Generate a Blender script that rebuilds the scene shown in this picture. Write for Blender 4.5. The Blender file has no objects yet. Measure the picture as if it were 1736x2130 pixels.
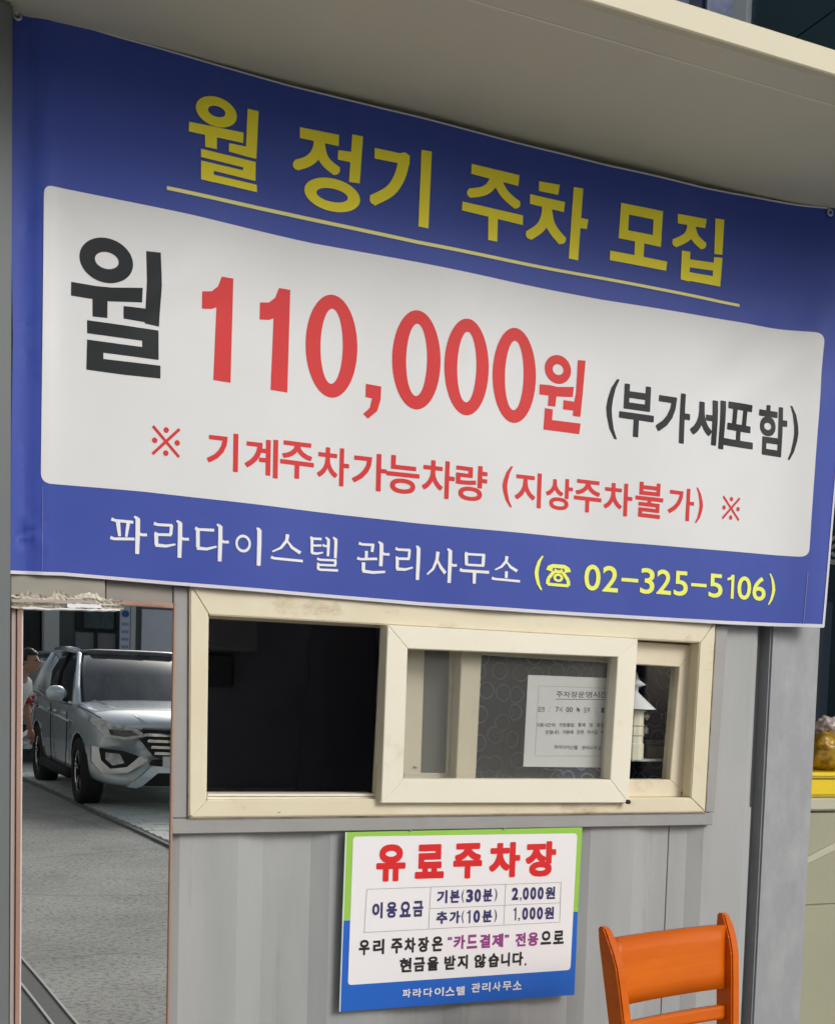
import bpy, bmesh, math, random
from mathutils import Vector, Matrix
from mathutils.geometry import delaunay_2d_cdt
random.seed(7)
S = bpy.context.scene
C = S.collection
R = math.radians

# ------------------------------------------------------------------ camera
F, PX, PY = 2500.0, 868.0, 1651.0            # in units of a 1736 x 2130 survey of the photo
CX = Vector((0.91655, 0.00304, -0.39990)); CX.normalize()      # world X in camera axes
CD = Vector((-0.02856, -0.99692, -0.07307)); CD -= CX * CX.dot(CD); CD.normalize()
CZ = -CD; CY = CZ.cross(CX)
CAM = Vector((0, -3.0, 1.42))
cam = bpy.data.cameras.new('camera')
cam.sensor_fit = 'HORIZONTAL'; cam.sensor_width = 36.0
cam.lens = 36.0 * F / 1736
cam.shift_x = 0.0; cam.shift_y = (PY - 1065) / 1736
cam.clip_start = 0.05; cam.clip_end = 500
co = bpy.data.objects.new('camera', cam); C.objects.link(co)
M = Matrix((CX, CY, CZ)).to_4x4()
M.translation = CAM
co.matrix_world = M
S.camera = co

# ------------------------------------------------------------------ light
w = bpy.data.worlds.new('World'); S.world = w; w.use_nodes = True
nt = w.node_tree; bg = nt.nodes['Background']
sky = nt.nodes.new('ShaderNodeTexSky'); sky.sky_type = 'NISHITA'; sky.sun_disc = False
SUN_EL, SUN_AZ = 30, 150                       # azimuth: clockwise from +Y
sky.sun_elevation = R(SUN_EL); sky.sun_rotation = R(SUN_AZ)
sky.air_density = 1.0; sky.dust_density = 4.0; sky.ozone_density = 1.0
hsv = nt.nodes.new('ShaderNodeHueSaturation'); hsv.inputs['Saturation'].default_value = 0.45
nt.links.new(sky.outputs[0], hsv.inputs['Color']); nt.links.new(hsv.outputs[0], bg.inputs[0])
bg.inputs[1].default_value = 0.115
sl = bpy.data.lights.new('sun', 'SUN'); sl.energy = 1.35; sl.angle = R(22); sl.color = (1.0, 0.99, 0.975)
so = bpy.data.objects.new('sun', sl); C.objects.link(so)
dv = Vector((math.sin(R(SUN_AZ)) * math.cos(R(SUN_EL)), math.cos(R(SUN_AZ)) * math.cos(R(SUN_EL)), math.sin(R(SUN_EL))))
dv = Vector((0.50, -0.866, 0.0)).normalized() * math.cos(R(SUN_EL)) + Vector((0, 0, math.sin(R(SUN_EL))))
sky.sun_rotation = math.atan2(dv.x, dv.y)
so.rotation_euler = dv.to_track_quat('Z', 'Y').to_euler()
so.location = (6, -8, 12)
S.view_settings.view_transform = 'Standard'; S.view_settings.look = 'None'
S.view_settings.gamma = 1; S.view_settings.use_curve_mapping = False
S.view_settings.exposure = -0.13

# ------------------------------------------------------------------ helpers
def ray(u, v):
    d = Vector((u - PX, PY - v, -F))
    return Vector((CX.dot(d), CY.dot(d), CZ.dot(d)))
def at(u, v, y=0.0):
    """real place of a survey point that lies in the vertical plane Y = y"""
    d = ray(u, v); return CAM + d * ((y - CAM.y) / d.y)
def atx(u, v, x):
    d = ray(u, v); return CAM + d * ((x - CAM.x) / d.x)

def props(o, label=None, cat=None, group=None, kind=None):
    if label: o['label'] = label
    if cat: o['category'] = cat
    if group: o['group'] = group
    if kind: o['kind'] = kind
    return o
def obj(name, bm, mat=None, parent=None, smooth=False, bev=0, seg=1):
    if bev:
        bmesh.ops.bevel(bm, geom=list(bm.edges), offset=bev, segments=seg, affect='EDGES', clamp_overlap=True)
    me = bpy.data.meshes.new(name); bm.normal_update(); bm.to_mesh(me); bm.free()
    if smooth:
        for p in me.polygons: p.use_smooth = True
    o = bpy.data.objects.new(name, me); C.objects.link(o)
    if mat is not None:
        for m_ in (mat if isinstance(mat, (list, tuple)) else [mat]): me.materials.append(m_)
    if parent:
        o.parent = parent
        o.matrix_parent_inverse = Matrix.Translation(parent_loc(parent)).inverted() if parent.type != 'EMPTY' or True else Matrix()
    return o
def parent_loc(p):
    l = p.location.copy()
    return l
def empty(name, loc, label, cat, group=None, rz=0):
    o = bpy.data.objects.new(name, None); C.objects.link(o); o.location = loc
    o.empty_display_size = 0.1
    return props(o, label, cat, group)
def lobj(name, bm, mat, parent, **k):
    """child whose mesh is written in the parent's local frame"""
    o = obj(name, bm, mat, None, **k); o.parent = parent; return o

def box(bm, a, b, mi=0):
    x0, y0, z0 = a; x1, y1, z1 = b
    vs = [bm.verts.new(p) for p in ((x0,y0,z0),(x1,y0,z0),(x1,y1,z0),(x0,y1,z0),(x0,y0,z1),(x1,y0,z1),(x1,y1,z1),(x0,y1,z1))]
    fs = []
    for f in ((3,2,1,0),(4,5,6,7),(0,1,5,4),(1,2,6,5),(2,3,7,6),(3,0,4,7)):
        q = bm.faces.new([vs[i] for i in f]); q.material_index = mi; fs.append(q)
    return vs
def BX(a, b):
    bm = bmesh.new(); box(bm, a, b); return bm
def prism(bm, pts, dv, mi=0):
    """closed polygon of 3D points pushed along dv"""
    dv = Vector(dv)
    A = [bm.verts.new(p) for p in pts]; B = [bm.verts.new(Vector(p) + dv) for p in pts]
    f = bm.faces.new(A); g = bm.faces.new(B[::-1]); f.material_index = g.material_index = mi
    n = len(pts)
    for i in range(n):
        q = bm.faces.new((A[i], B[i], B[(i+1) % n], A[(i+1) % n])); q.material_index = mi
    bmesh.ops.recalc_face_normals(bm, faces=bm.faces)
def pprism(bm, px, y0, y1):
    pts = [at(u, v, y0) for u, v in px]
    prism(bm, pts, (0, y1 - y0, 0))
def tube(bm, pts, r, n=8, closed=False, cap=True):
    pts = [Vector(p) for p in pts]; rings = []
    rr = r if isinstance(r, (list, tuple)) else [r] * len(pts)
    up = Vector((0.13, 0.21, 0.97))
    for i, p in enumerate(pts):
        a = pts[max(i-1, 0)]; b = pts[min(i+1, len(pts)-1)]
        t = (b - a).normalized(); s = t.cross(up)
        if s.length < 1e-3: s = t.cross(Vector((1, 0, 0)))
        s.normalize(); q = s.cross(t)
        rings.append([bm.verts.new(p + (s * math.cos(2*math.pi*k/n) + q * math.sin(2*math.pi*k/n)) * rr[i]) for k in range(n)])
    for i in range(len(rings)-1):
        for k in range(n):
            bm.faces.new((rings[i][k], rings[i][(k+1) % n], rings[i+1][(k+1) % n], rings[i+1][k]))
    if cap:
        bm.faces.new(rings[0][::-1]); bm.faces.new(rings[-1])
def lathe(bm, prof, cx=0, cy=0, n=24, axis='Z', mi=0):
    rings = []
    for r, h in prof:
        ring = []
        for k in range(n):
            a = 2*math.pi*k/n
            if axis == 'Z': p = (cx + r*math.cos(a), cy + r*math.sin(a), h)
            else: p = (h, cx + r*math.cos(a), cy + r*math.sin(a))
            ring.append(bm.verts.new(p))
        rings.append(ring)
    for i in range(len(rings)-1):
        for k in range(n):
            f = bm.faces.new((rings[i][k], rings[i][(k+1) % n], rings[i+1][(k+1) % n], rings[i+1][k])); f.material_index = mi

# ------------------------------------------------------------------ materials
def mat(name, col, rough=0.6, metal=0.0, col2=None, scale=6.0, amt=0.5, stretch=(1, 1, 1), bump=0.0, bscale=60.0,
        coat=0.0, spec=0.5, detail=6.0, stain=None, stain_scale=3.0, stain_amt=0.5, stain_stretch=(1,1,1), rvar=0.0):
    m = bpy.data.materials.new(name); m.use_nodes = True
    n = m.node_tree; L = n.links; P = n.nodes['Principled BSDF']
    P.inputs['Base Color'].default_value = (*col, 1); P.inputs['Roughness'].default_value = rough
    P.inputs['Metallic'].default_value = metal; P.inputs['Coat Weight'].default_value = coat
    P.inputs['Specular IOR Level'].default_value = spec
    tc = n.nodes.new('ShaderNodeTexCoord')
    def noise(sc, st, det=6.0, rg=0.6):
        mp = n.nodes.new('ShaderNodeMapping'); mp.inputs['Scale'].default_value = st
        L.new(tc.outputs['Object'], mp.inputs[0])
        t = n.nodes.new('ShaderNodeTexNoise'); t.inputs['Scale'].default_value = sc
        t.inputs['Detail'].default_value = det; t.inputs['Roughness'].default_value = rg
        L.new(mp.outputs[0], t.inputs[0]); return t.outputs[0]
    cur = None
    if col2:
        t = noise(scale, stretch, detail)
        rp = n.nodes.new('ShaderNodeMapRange'); rp.inputs[1].default_value = 0.5 - 0.25; rp.inputs[2].default_value = 0.75
        rp.inputs[3].default_value = 0; rp.inputs[4].default_value = amt * 2
        L.new(t, rp.inputs[0])
        mx = n.nodes.new('ShaderNodeMix'); mx.data_type = 'RGBA'
        mx.inputs[6].default_value = (*col, 1); mx.inputs[7].default_value = (*col2, 1)
        L.new(rp.outputs[0], mx.inputs[0]); cur = mx.outputs[2]
    if stain:
        t = noise(stain_scale, stain_stretch, 8.0, 0.7)
        rp = n.nodes.new('ShaderNodeMapRange'); rp.inputs[1].default_value = 0.58; rp.inputs[2].default_value = 0.75
        rp.inputs[4].default_value = stain_amt; L.new(t, rp.inputs[0])
        mx = n.nodes.new('ShaderNodeMix'); mx.data_type = 'RGBA'
        mx.inputs[6].default_value = (*col, 1); mx.inputs[7].default_value = (*stain, 1)
        if cur: L.new(cur, mx.inputs[6])
        L.new(rp.outputs[0], mx.inputs[0]); cur = mx.outputs[2]
    if cur: L.new(cur, P.inputs['Base Color'])
    if rvar:
        t = noise(9.0, (1, 1, 1)); rp = n.nodes.new('ShaderNodeMapRange')
        rp.inputs[3].default_value = max(rough - rvar, 0); rp.inputs[4].default_value = rough + rvar
        L.new(t, rp.inputs[0]); L.new(rp.outputs[0], P.inputs['Roughness'])
    if bump:
        t = noise(bscale, (1, 1, 1)); b = n.nodes.new('ShaderNodeBump'); b.inputs['Strength'].default_value = bump
        b.inputs['Distance'].default_value = 0.01
        L.new(t, b.inputs['Height']); L.new(b.outputs[0], P.inputs['Normal'])
    return m

M_vblue = mat('vinyl_blue', (0.042, 0.076, 0.375), 0.5, spec=.22, col2=(0.054, 0.088, 0.40), scale=4, bump=0.02, bscale=400, stain=(0.1, 0.13, 0.3), stain_scale=2, stain_amt=0.25)
M_vwhite = mat('vinyl_white', (0.74, 0.757, 0.775), 0.5, spec=.3, col2=(0.69, 0.70, 0.705), scale=3, amt=0.4, bump=0.02, bscale=400, stain=(0.6, 0.59, 0.56), stain_scale=1.6, stain_amt=0.35, stain_stretch=(1, 1, 0.6))
M_pyellow = mat('print_yellow', (0.94, 0.84, 0.05), 0.5, spec=.2)
M_ppale = mat('print_pale_yellow', (0.80, 0.78, 0.28), 0.5)
M_plime = mat('print_lime_yellow', (0.84, 0.90, 0.12), 0.5)
M_pred = mat('print_red', (0.68, 0.040, 0.042), 0.5, col2=(0.62, 0.036, 0.038), scale=5, spec=.2)
M_pblack = mat('print_charcoal', (0.016, 0.020, 0.023), 0.5, spec=.2)
M_pwhite = mat('print_white', (0.82, 0.83, 0.86), 0.5)
M_hem = mat('hem_white', (0.72, 0.71, 0.78), 0.5, col2=(0.6, 0.6, 0.66), scale=9)
M_hemg = mat('hem_grey', (0.62, 0.63, 0.72), 0.5)
M_seam = mat('hem_seam', (0.13, 0.17, 0.46), 0.5)
M_wall = mat('container_steel', (0.30, 0.318, 0.325), 0.55, col2=(0.41, 0.422, 0.422), scale=5, amt=0.6, stretch=(1, 1, 0.15), bump=0.06, bscale=35,
             stain=(0.22, 0.20, 0.17), stain_scale=9, stain_amt=0.7, stain_stretch=(1, 1, 0.10))
M_steel = mat('grey_steel_trim', (0.36, 0.36, 0.35), 0.5, col2=(0.30, 0.30, 0.30), scale=7, amt=0.5, stain=(0.24, 0.20, 0.15), stain_scale=9, stain_amt=0.5)
M_pillar = mat('painted_pillar', (0.40, 0.415, 0.43), 0.6, col2=(0.31, 0.33, 0.345), scale=13, amt=0.8, stretch=(1, 1, 0.5), bump=0.1, bscale=30,
               stain=(0.27, 0.28, 0.30), stain_scale=14, stain_amt=0.5, stain_stretch=(1.4, 1, 0.5))
M_cream = mat('cream_upvc', (0.80, 0.745, 0.58), 0.45, col2=(0.74, 0.67, 0.49), scale=5, amt=0.8, stain=(0.42, 0.30, 0.16), stain_scale=8, stain_amt=0.75, stain_stretch=(.6, 1, 1), bump=.03)
M_cream2 = mat('cream_upvc_sash', (0.86, 0.83, 0.70), 0.35, col2=(0.83, 0.79, 0.65), scale=4, amt=0.6, stain=(0.55, 0.45, 0.3), stain_scale=7, stain_amt=0.5)
M_cream3 = mat('cream_upvc_weathered', (0.76, 0.69, 0.54), 0.45, col2=(0.70, 0.62, 0.46), scale=5, amt=0.7, stain=(0.38, 0.27, 0.17), stain_scale=7, stain_amt=0.6)
M_dark = mat('dark_interior', (0.80, 0.81, 0.88), 0.8, col2=(0.70, 0.71, 0.78), scale=3)
M_dark2 = mat('interior_fittings', (0.80, 0.81, 0.82), 0.7)
M_black = mat('black_rubber', (0.012, 0.012, 0.013), 0.7)
M_dirt = mat('grime', (0.14, 0.10, 0.065), 0.9, col2=(.35, .28, .2), scale=90, amt=.7)
M_canopy = mat('canopy_soffit', (0.66, 0.64, 0.49), 0.6, col2=(0.60, 0.585, 0.47), scale=1.6, amt=0.7, stain=(0.52, 0.44, 0.36), stain_scale=1.5, stain_amt=0.5)
M_fascia = mat('canopy_fascia', (0.62, 0.575, 0.41), 0.5, col2=(0.58, 0.545, 0.39), scale=5)
M_rust = mat('rusty_wood_frame', (0.34, 0.18, 0.13), 0.7, col2=(0.42, 0.27, 0.21), scale=14, amt=0.8, stretch=(1, 1, 0.1))
M_pinkwood = mat('faded_pink_strip', (0.46, 0.37, 0.34), 0.7, col2=(0.42, 0.36, 0.33), scale=12, stretch=(1, 1, 0.1))
M_tape = mat('crumpled_tape', (0.34, 0.31, 0.25), 0.3, col2=(0.66, 0.62, 0.53), scale=26, amt=0.7, stretch=(1, 1, 3))
M_board = mat('beige_board', (0.36, 0.345, 0.30), 0.75, col2=(0.30, 0.29, 0.25), scale=10, stretch=(1, 1, 3))
M_glassteal = mat('teal_cladding', (0.028, 0.075, 0.10), 0.3, col2=(0.035, 0.085, 0.12), scale=0.8)
M_paper = mat('notice_paper', (0.72, 0.72, 0.72), 0.7)
M_ink = mat('ink', (0.06, 0.06, 0.07), 0.6)
M_inkg = mat('grey_ink', (0.38, 0.38, 0.38), 0.6)
M_swhite = mat('sign_white', (0.88, 0.87, 0.89), 0.3, coat=0.2)
M_sgreen = mat('sign_green', (0.32, 0.62, 0.08), 0.35, coat=0.2)
M_sblue = mat('sign_blue', (0.012, 0.13, 0.58), 0.35, coat=0.2)
M_sedge = mat('sign_edge', (0.16, 0.42, 0.22), 0.4)
M_sred = mat('sign_red', (0.72, 0.012, 0.014), 0.4)
M_snavy = mat('sign_navy', (0.04, 0.035, 0.15), 0.4)
M_spurple = mat('sign_purple', (0.30, 0.05, 0.24), 0.4)
M_sblack = mat('sign_black', (0.018, 0.018, 0.02), 0.4)
M_wood = mat('orange_varnished_wood', (0.72, 0.16, 0.004), 0.38, col2=(0.58, 0.105, 0.003), scale=3.0, amt=0.7, stretch=(0.5, 1, 2.2), coat=0.04, spec=0.2)
def add_grain(m):
    n = m.node_tree; L = n.links; P = n.nodes['Principled BSDF']; src = P.inputs['Base Color'].links[0].from_socket
    tc = n.nodes.new('ShaderNodeTexCoord'); mp = n.nodes.new('ShaderNodeMapping'); mp.inputs['Scale'].default_value = (1.2, 9, 34); L.new(tc.outputs['Object'], mp.inputs[0])
    nz = n.nodes.new('ShaderNodeTexNoise'); nz.inputs['Scale'].default_value = 2.2; nz.inputs['Detail'].default_value = 9; nz.inputs['Roughness'].default_value = .7; L.new(mp.outputs[0], nz.inputs[0])
    r = n.nodes.new('ShaderNodeMapRange'); r.inputs[1].default_value = .3; r.inputs[2].default_value = .7; r.inputs[3].default_value = .93; r.inputs[4].default_value = 1.07; L.new(nz.outputs[0], r.inputs[0])
    mx = n.nodes.new('ShaderNodeMix'); mx.data_type = 'RGBA'; mx.blend_type = 'MULTIPLY'; mx.inputs[0].default_value = 1
    L.new(src, mx.inputs[6]); L.new(r.outputs[0], mx.inputs[7]); L.new(mx.outputs[2], P.inputs['Base Color'])
add_grain(M_wood)
M_seatpad = mat('brown_seat_pad', (0.08, 0.04, 0.02), 0.5)
M_asph = mat('asphalt', (0.125, 0.123, 0.115), 0.85, col2=(0.46, 0.45, 0.42), scale=34, amt=0.9, bump=0.8, bscale=90, stain=(0.11, 0.108, 0.10), stain_scale=1.5, stain_amt=0.5, detail=8)
M_pave = mat('paver', (0.58, 0.60, 0.57), 0.8, col2=(0.66, 0.68, 0.65), scale=4, amt=0.6)
M_concrete = mat('grey_concrete', (0.15, 0.16, 0.155), 0.8, col2=(0.12, 0.125, 0.12), scale=1.2)
M_whitepost = mat('white_post', (0.6, 0.62, 0.6), 0.6)
M_metal = mat('bright_steel', (0.6, 0.6, 0.6), 0.3, metal=1.0)
M_yel = mat('yellow_plastic', (0.86, 0.66, 0.01), 0.3, col2=(0.80, 0.58, 0.01), scale=6, coat=0.3)
M_beige = mat('beige_bin', (0.37, 0.37, 0.26), 0.55, col2=(0.34, 0.34, 0.24), scale=4)
M_beige2 = mat('beige_ledge', (0.50, 0.49, 0.38), 0.5)
M_slate = mat('slate_blue_post', (0.07, 0.10, 0.15), 0.4)

def add_cracks(m):
    n = m.node_tree; L = n.links; P = n.nodes['Principled BSDF']; src = P.inputs['Base Color'].links[0].from_socket
    tc = n.nodes.new('ShaderNodeTexCoord'); nz = n.nodes.new('ShaderNodeTexNoise'); nz.inputs['Scale'].default_value = 2.5; nz.inputs['Detail'].default_value = 5
    L.new(tc.outputs['Object'], nz.inputs[0])
    ad = n.nodes.new('ShaderNodeMix'); ad.data_type = 'VECTOR'; ad.inputs[0].default_value = .28
    L.new(tc.outputs['Object'], ad.inputs[4]); L.new(nz.outputs['Color'], ad.inputs[5])
    vo = n.nodes.new('ShaderNodeTexVoronoi'); vo.feature = 'DISTANCE_TO_EDGE'; vo.inputs['Scale'].default_value = .55; L.new(ad.outputs[1], vo.inputs['Vector'])
    r = n.nodes.new('ShaderNodeMapRange'); r.inputs[1].default_value = .003; r.inputs[2].default_value = .009; r.inputs[3].default_value = .22; r.inputs[4].default_value = 0
    L.new(vo.outputs['Distance'], r.inputs[0])
    mx = n.nodes.new('ShaderNodeMix'); mx.data_type = 'RGBA'; mx.inputs[7].default_value = (.05, .05, .048, 1)
    L.new(r.outputs[0], mx.inputs[0]); L.new(src, mx.inputs[6])
    n2 = n.nodes.new('ShaderNodeTexNoise'); n2.inputs['Scale'].default_value = .9; n2.inputs['Detail'].default_value = 7; n2.inputs['Roughness'].default_value = .7; L.new(tc.outputs['Object'], n2.inputs[0])
    r2 = n.nodes.new('ShaderNodeMapRange'); r2.inputs[1].default_value = .35; r2.inputs[2].default_value = .7; r2.inputs[3].default_value = .72; r2.inputs[4].default_value = 1.12; L.new(n2.outputs[0], r2.inputs[0])
    m2 = n.nodes.new('ShaderNodeMix'); m2.data_type = 'RGBA'; m2.blend_type = 'MULTIPLY'; m2.inputs[0].default_value = 1
    L.new(mx.outputs[2], m2.inputs[6]); L.new(r2.outputs[0], m2.inputs[7]); L.new(m2.outputs[2], P.inputs['Base Color'])
add_cracks(M_asph)

m = M_mirror = bpy.data.materials.new('mirror_silver'); m.use_nodes = True
P = m.node_tree.nodes['Principled BSDF']
P.inputs['Base Color'].default_value = (0.91, 0.94, 0.93, 1); P.inputs['Metallic'].default_value = 1; P.inputs['Roughness'].default_value = 0.0
_t = m.node_tree.nodes.new('ShaderNodeTexNoise'); _t.inputs['Scale'].default_value = 2.2; _t.inputs['Detail'].default_value = 0
_b = m.node_tree.nodes.new('ShaderNodeBump'); _b.inputs['Strength'].default_value = 0.008; _b.inputs['Distance'].default_value = 0.02
m.node_tree.links.new(_t.outputs[0], _b.inputs['Height']); m.node_tree.links.new(_b.outputs[0], P.inputs['Normal'])

def glass_mat(name, haze, hcol):
    m = bpy.data.materials.new(name); m.use_nodes = True; n = m.node_tree
    n.nodes.remove(n.nodes['Principled BSDF']); out = n.nodes['Material Output']
    tr = n.nodes.new('ShaderNodeBsdfTransparent'); tr.inputs[0].default_value = (0.95, 0.96, 0.955, 1)
    gl = n.nodes.new('ShaderNodeBsdfGlossy'); gl.inputs['Roughness'].default_value = 0.03
    df = n.nodes.new('ShaderNodeBsdfDiffuse'); df.inputs[0].default_value = (*hcol, 1)
    lw = n.nodes.new('ShaderNodeLayerWeight'); lw.inputs[0].default_value = 0.5
    pw = n.nodes.new('ShaderNodeMath'); pw.operation = 'POWER'; pw.inputs[1].default_value = 5.0; n.links.new(lw.outputs['Facing'], pw.inputs[0])
    fr = n.nodes.new('ShaderNodeMath'); fr.operation = 'MULTIPLY_ADD'; fr.inputs[1].default_value = 0.9; fr.inputs[2].default_value = 0.018; n.links.new(pw.outputs[0], fr.inputs[0])
    m1 = n.nodes.new('ShaderNodeMixShader'); m2 = n.nodes.new('ShaderNodeMixShader')
    tx = n.nodes.new('ShaderNodeTexNoise'); tx.inputs['Scale'].default_value = 3
    tcn = n.nodes.new('ShaderNodeTexCoord'); n.links.new(tcn.outputs['Object'], tx.inputs[0])
    mr = n.nodes.new('ShaderNodeMapRange'); mr.inputs[3].default_value = haze * 0.75; mr.inputs[4].default_value = haze * 1.25
    n.links.new(tx.outputs[0], mr.inputs[0]); n.links.new(mr.outputs[0], m1.inputs[0])
    n.links.new(tr.outputs[0], m1.inputs[1]); n.links.new(df.outputs[0], m1.inputs[2])
    n.links.new(fr.outputs[0], m2.inputs[0]); n.links.new(m1.outputs[0], m2.inputs[1]); n.links.new(gl.outputs[0], m2.inputs[2])
    n.links.new(m2.outputs[0], out.inputs[0]); return m
M_glass = glass_mat('sky_haze_glass', 0.08, (0.5, 0.5, 0.46))  # milky diffuse layer painted in for sky reflected on the front pane
M_glass2 = glass_mat('clear_window_glass', 0.0, (0.5, 0.5, 0.5))
M_plasticbag = glass_mat('clear_tape', 0.55, (0.62, 0.6, 0.5))

# curtain with printed rings
m = M_curtain = bpy.data.materials.new('navy_ring_fabric'); m.use_nodes = True; n = m.node_tree; P = n.nodes['Principled BSDF']; P.inputs['Specular IOR Level'].default_value = .08
P.inputs['Roughness'].default_value = 0.85
tcn = n.nodes.new('ShaderNodeTexCoord'); vo = n.nodes.new('ShaderNodeTexVoronoi'); vo.voronoi_dimensions = '2D'
sx = n.nodes.new('ShaderNodeSeparateXYZ'); cb = n.nodes.new('ShaderNodeCombineXYZ')
n.links.new(tcn.outputs['Object'], sx.inputs[0]); n.links.new(sx.outputs[0], cb.inputs[0]); n.links.new(sx.outputs[2], cb.inputs[1])
n.links.new(cb.outputs[0], vo.inputs['Vector']); vo.inputs['Scale'].default_value = 16; vo.inputs['Randomness'].default_value = 0.55
rmp = n.nodes.new('ShaderNodeValToRGB'); e = rmp.color_ramp.elements
e[0].position = 0.0; e[0].color = (0, 0, 0, 1); e[1].position = 1.0; e[1].color = (0, 0, 0, 1)
for p_, c_ in ((0.10, 0), (0.12, .5), (0.15, 0), (0.33, 0), (0.36, 1), (0.40, 1), (0.43, 0)):
    k = e.new(p_); k.color = (c_, c_, c_, 1)
n.links.new(vo.outputs['Distance'], rmp.inputs[0])
mx = n.nodes.new('ShaderNodeMix'); mx.data_type = 'RGBA'; mx.inputs[6].default_value = (0.014, 0.024, 0.095, 1); mx.inputs[7].default_value = (0.22, 0.24, 0.30, 1)
n.links.new(rmp.outputs[0], mx.inputs[0]); n.links.new(mx.outputs[2], P.inputs['Base Color'])

def carpaint(name, col):
    m = mat(name, col, 0.25, metal=0.35, coat=1.0, rvar=0.03); return m
M_silver = carpaint('silver_paint', (0.74, 0.82, 0.88))
M_carwhite = carpaint('white_paint', (0.75, 0.8, 0.8))
M_carglass = mat('car_glass', (0.012, 0.014, 0.018), 0.03, spec=0.9, coat=0.6, col2=(0.10, 0.115, 0.12), scale=1.7, amt=.55, stretch=(2.4, 1, .7))
M_chrome = mat('chrome', (0.85, 0.86, 0.88), 0.12, metal=1.0)
M_lamp = mat('lamp_cover', (0.30, 0.32, 0.34), 0.08, metal=0.4, col2=(0.7, 0.72, 0.74), scale=22, amt=0.6, coat=1.0)
M_tyre = mat('tyre_rubber', (0.018, 0.018, 0.019), 0.75)
M_plate = mat('white_plate', (0.75, 0.77, 0.75), 0.5)

# ------------------------------------------------------------------ banner cloth relief
BY = -0.057
def rip(x, z):
    a = 0.0035 * math.sin(x * 9.0 + z * 2.0 + 0.6) + 0.0022 * math.sin(x * 17 - z * 5) * max(0, min(1, (2.9 - z)))
    # stitched margin near the left edge and a pinch at its lower corner
    a -= 0.007 * math.exp(-((x - 0.318) / 0.02) ** 2) * (0.6 + 0.4 * math.sin(z * 6))
    a += 0.006 * math.exp(-((x - 0.283) / 0.022) ** 2)
    d = math.hypot(x - 0.29, (z - 1.79) * 1.0)
    a += 0.008 * math.exp(-(d / 0.03) ** 2) * math.cos(5 * math.atan2(z - 1.79, x - 0.29))
    # a slack diagonal crease below the first black character
    t = (x - 0.62) * 0.80 + (z - 2.34) * 0.60
    s = -(x - 0.62) * 0.60 + (z - 2.34) * 0.80
    a += 0.0045 * math.exp(-(s / 0.035) ** 2) * math.exp(-(t / 0.12) ** 2)
    a -= 0.006 * math.exp(-((s - 0.07) / 0.04) ** 2) * math.exp(-(t / 0.14) ** 2)
    # tension folds running from the right upper corner
    t = (x - 2.35) * 0.75 + (z - 2.45) * 0.66; s = -(x - 2.35) * 0.66 + (z - 2.45) * 0.75
    a += 0.006 * math.sin(s * 34) * math.exp(-(s / 0.16) ** 2) * math.exp(-(t / 0.25) ** 2)
    a -= 0.020 * math.exp(-((x - 2.60) / 0.10) ** 2)
    return a
GX = 0.02
def relief_mesh(name, polys, mt, parent, off, base=BY, func=rip, cut=True):
    """polys: lists of (x, z) in the plane; union of all of them becomes one printed patch that follows the cloth"""
    bm = bmesh.new(); fill(bm, polys)
    if cut:
        xs = [v.co.x for v in bm.verts]; zs = [v.co.z for v in bm.verts]
        k = math.ceil(min(xs) / GX)
        while k * GX < max(xs):
            bmesh.ops.bisect_plane(bm, geom=bm.verts[:] + bm.edges[:] + bm.faces[:], plane_co=(k * GX, 0, 0), plane_no=(1, 0, 0)); k += 1
        k = math.ceil(min(zs) / GX)
        while k * GX < max(zs):
            bmesh.ops.bisect_plane(bm, geom=bm.verts[:] + bm.edges[:] + bm.faces[:], plane_co=(0, 0, k * GX), plane_no=(0, 0, 1)); k += 1
        bmesh.ops.triangulate(bm, faces=bm.faces)
    for v in bm.verts: v.co.y = base + (func(v.co.x, v.co.z) if func else 0) - off
    for f in bm.faces: f.smooth = True
    return obj(name, bm, mt, parent)
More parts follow.
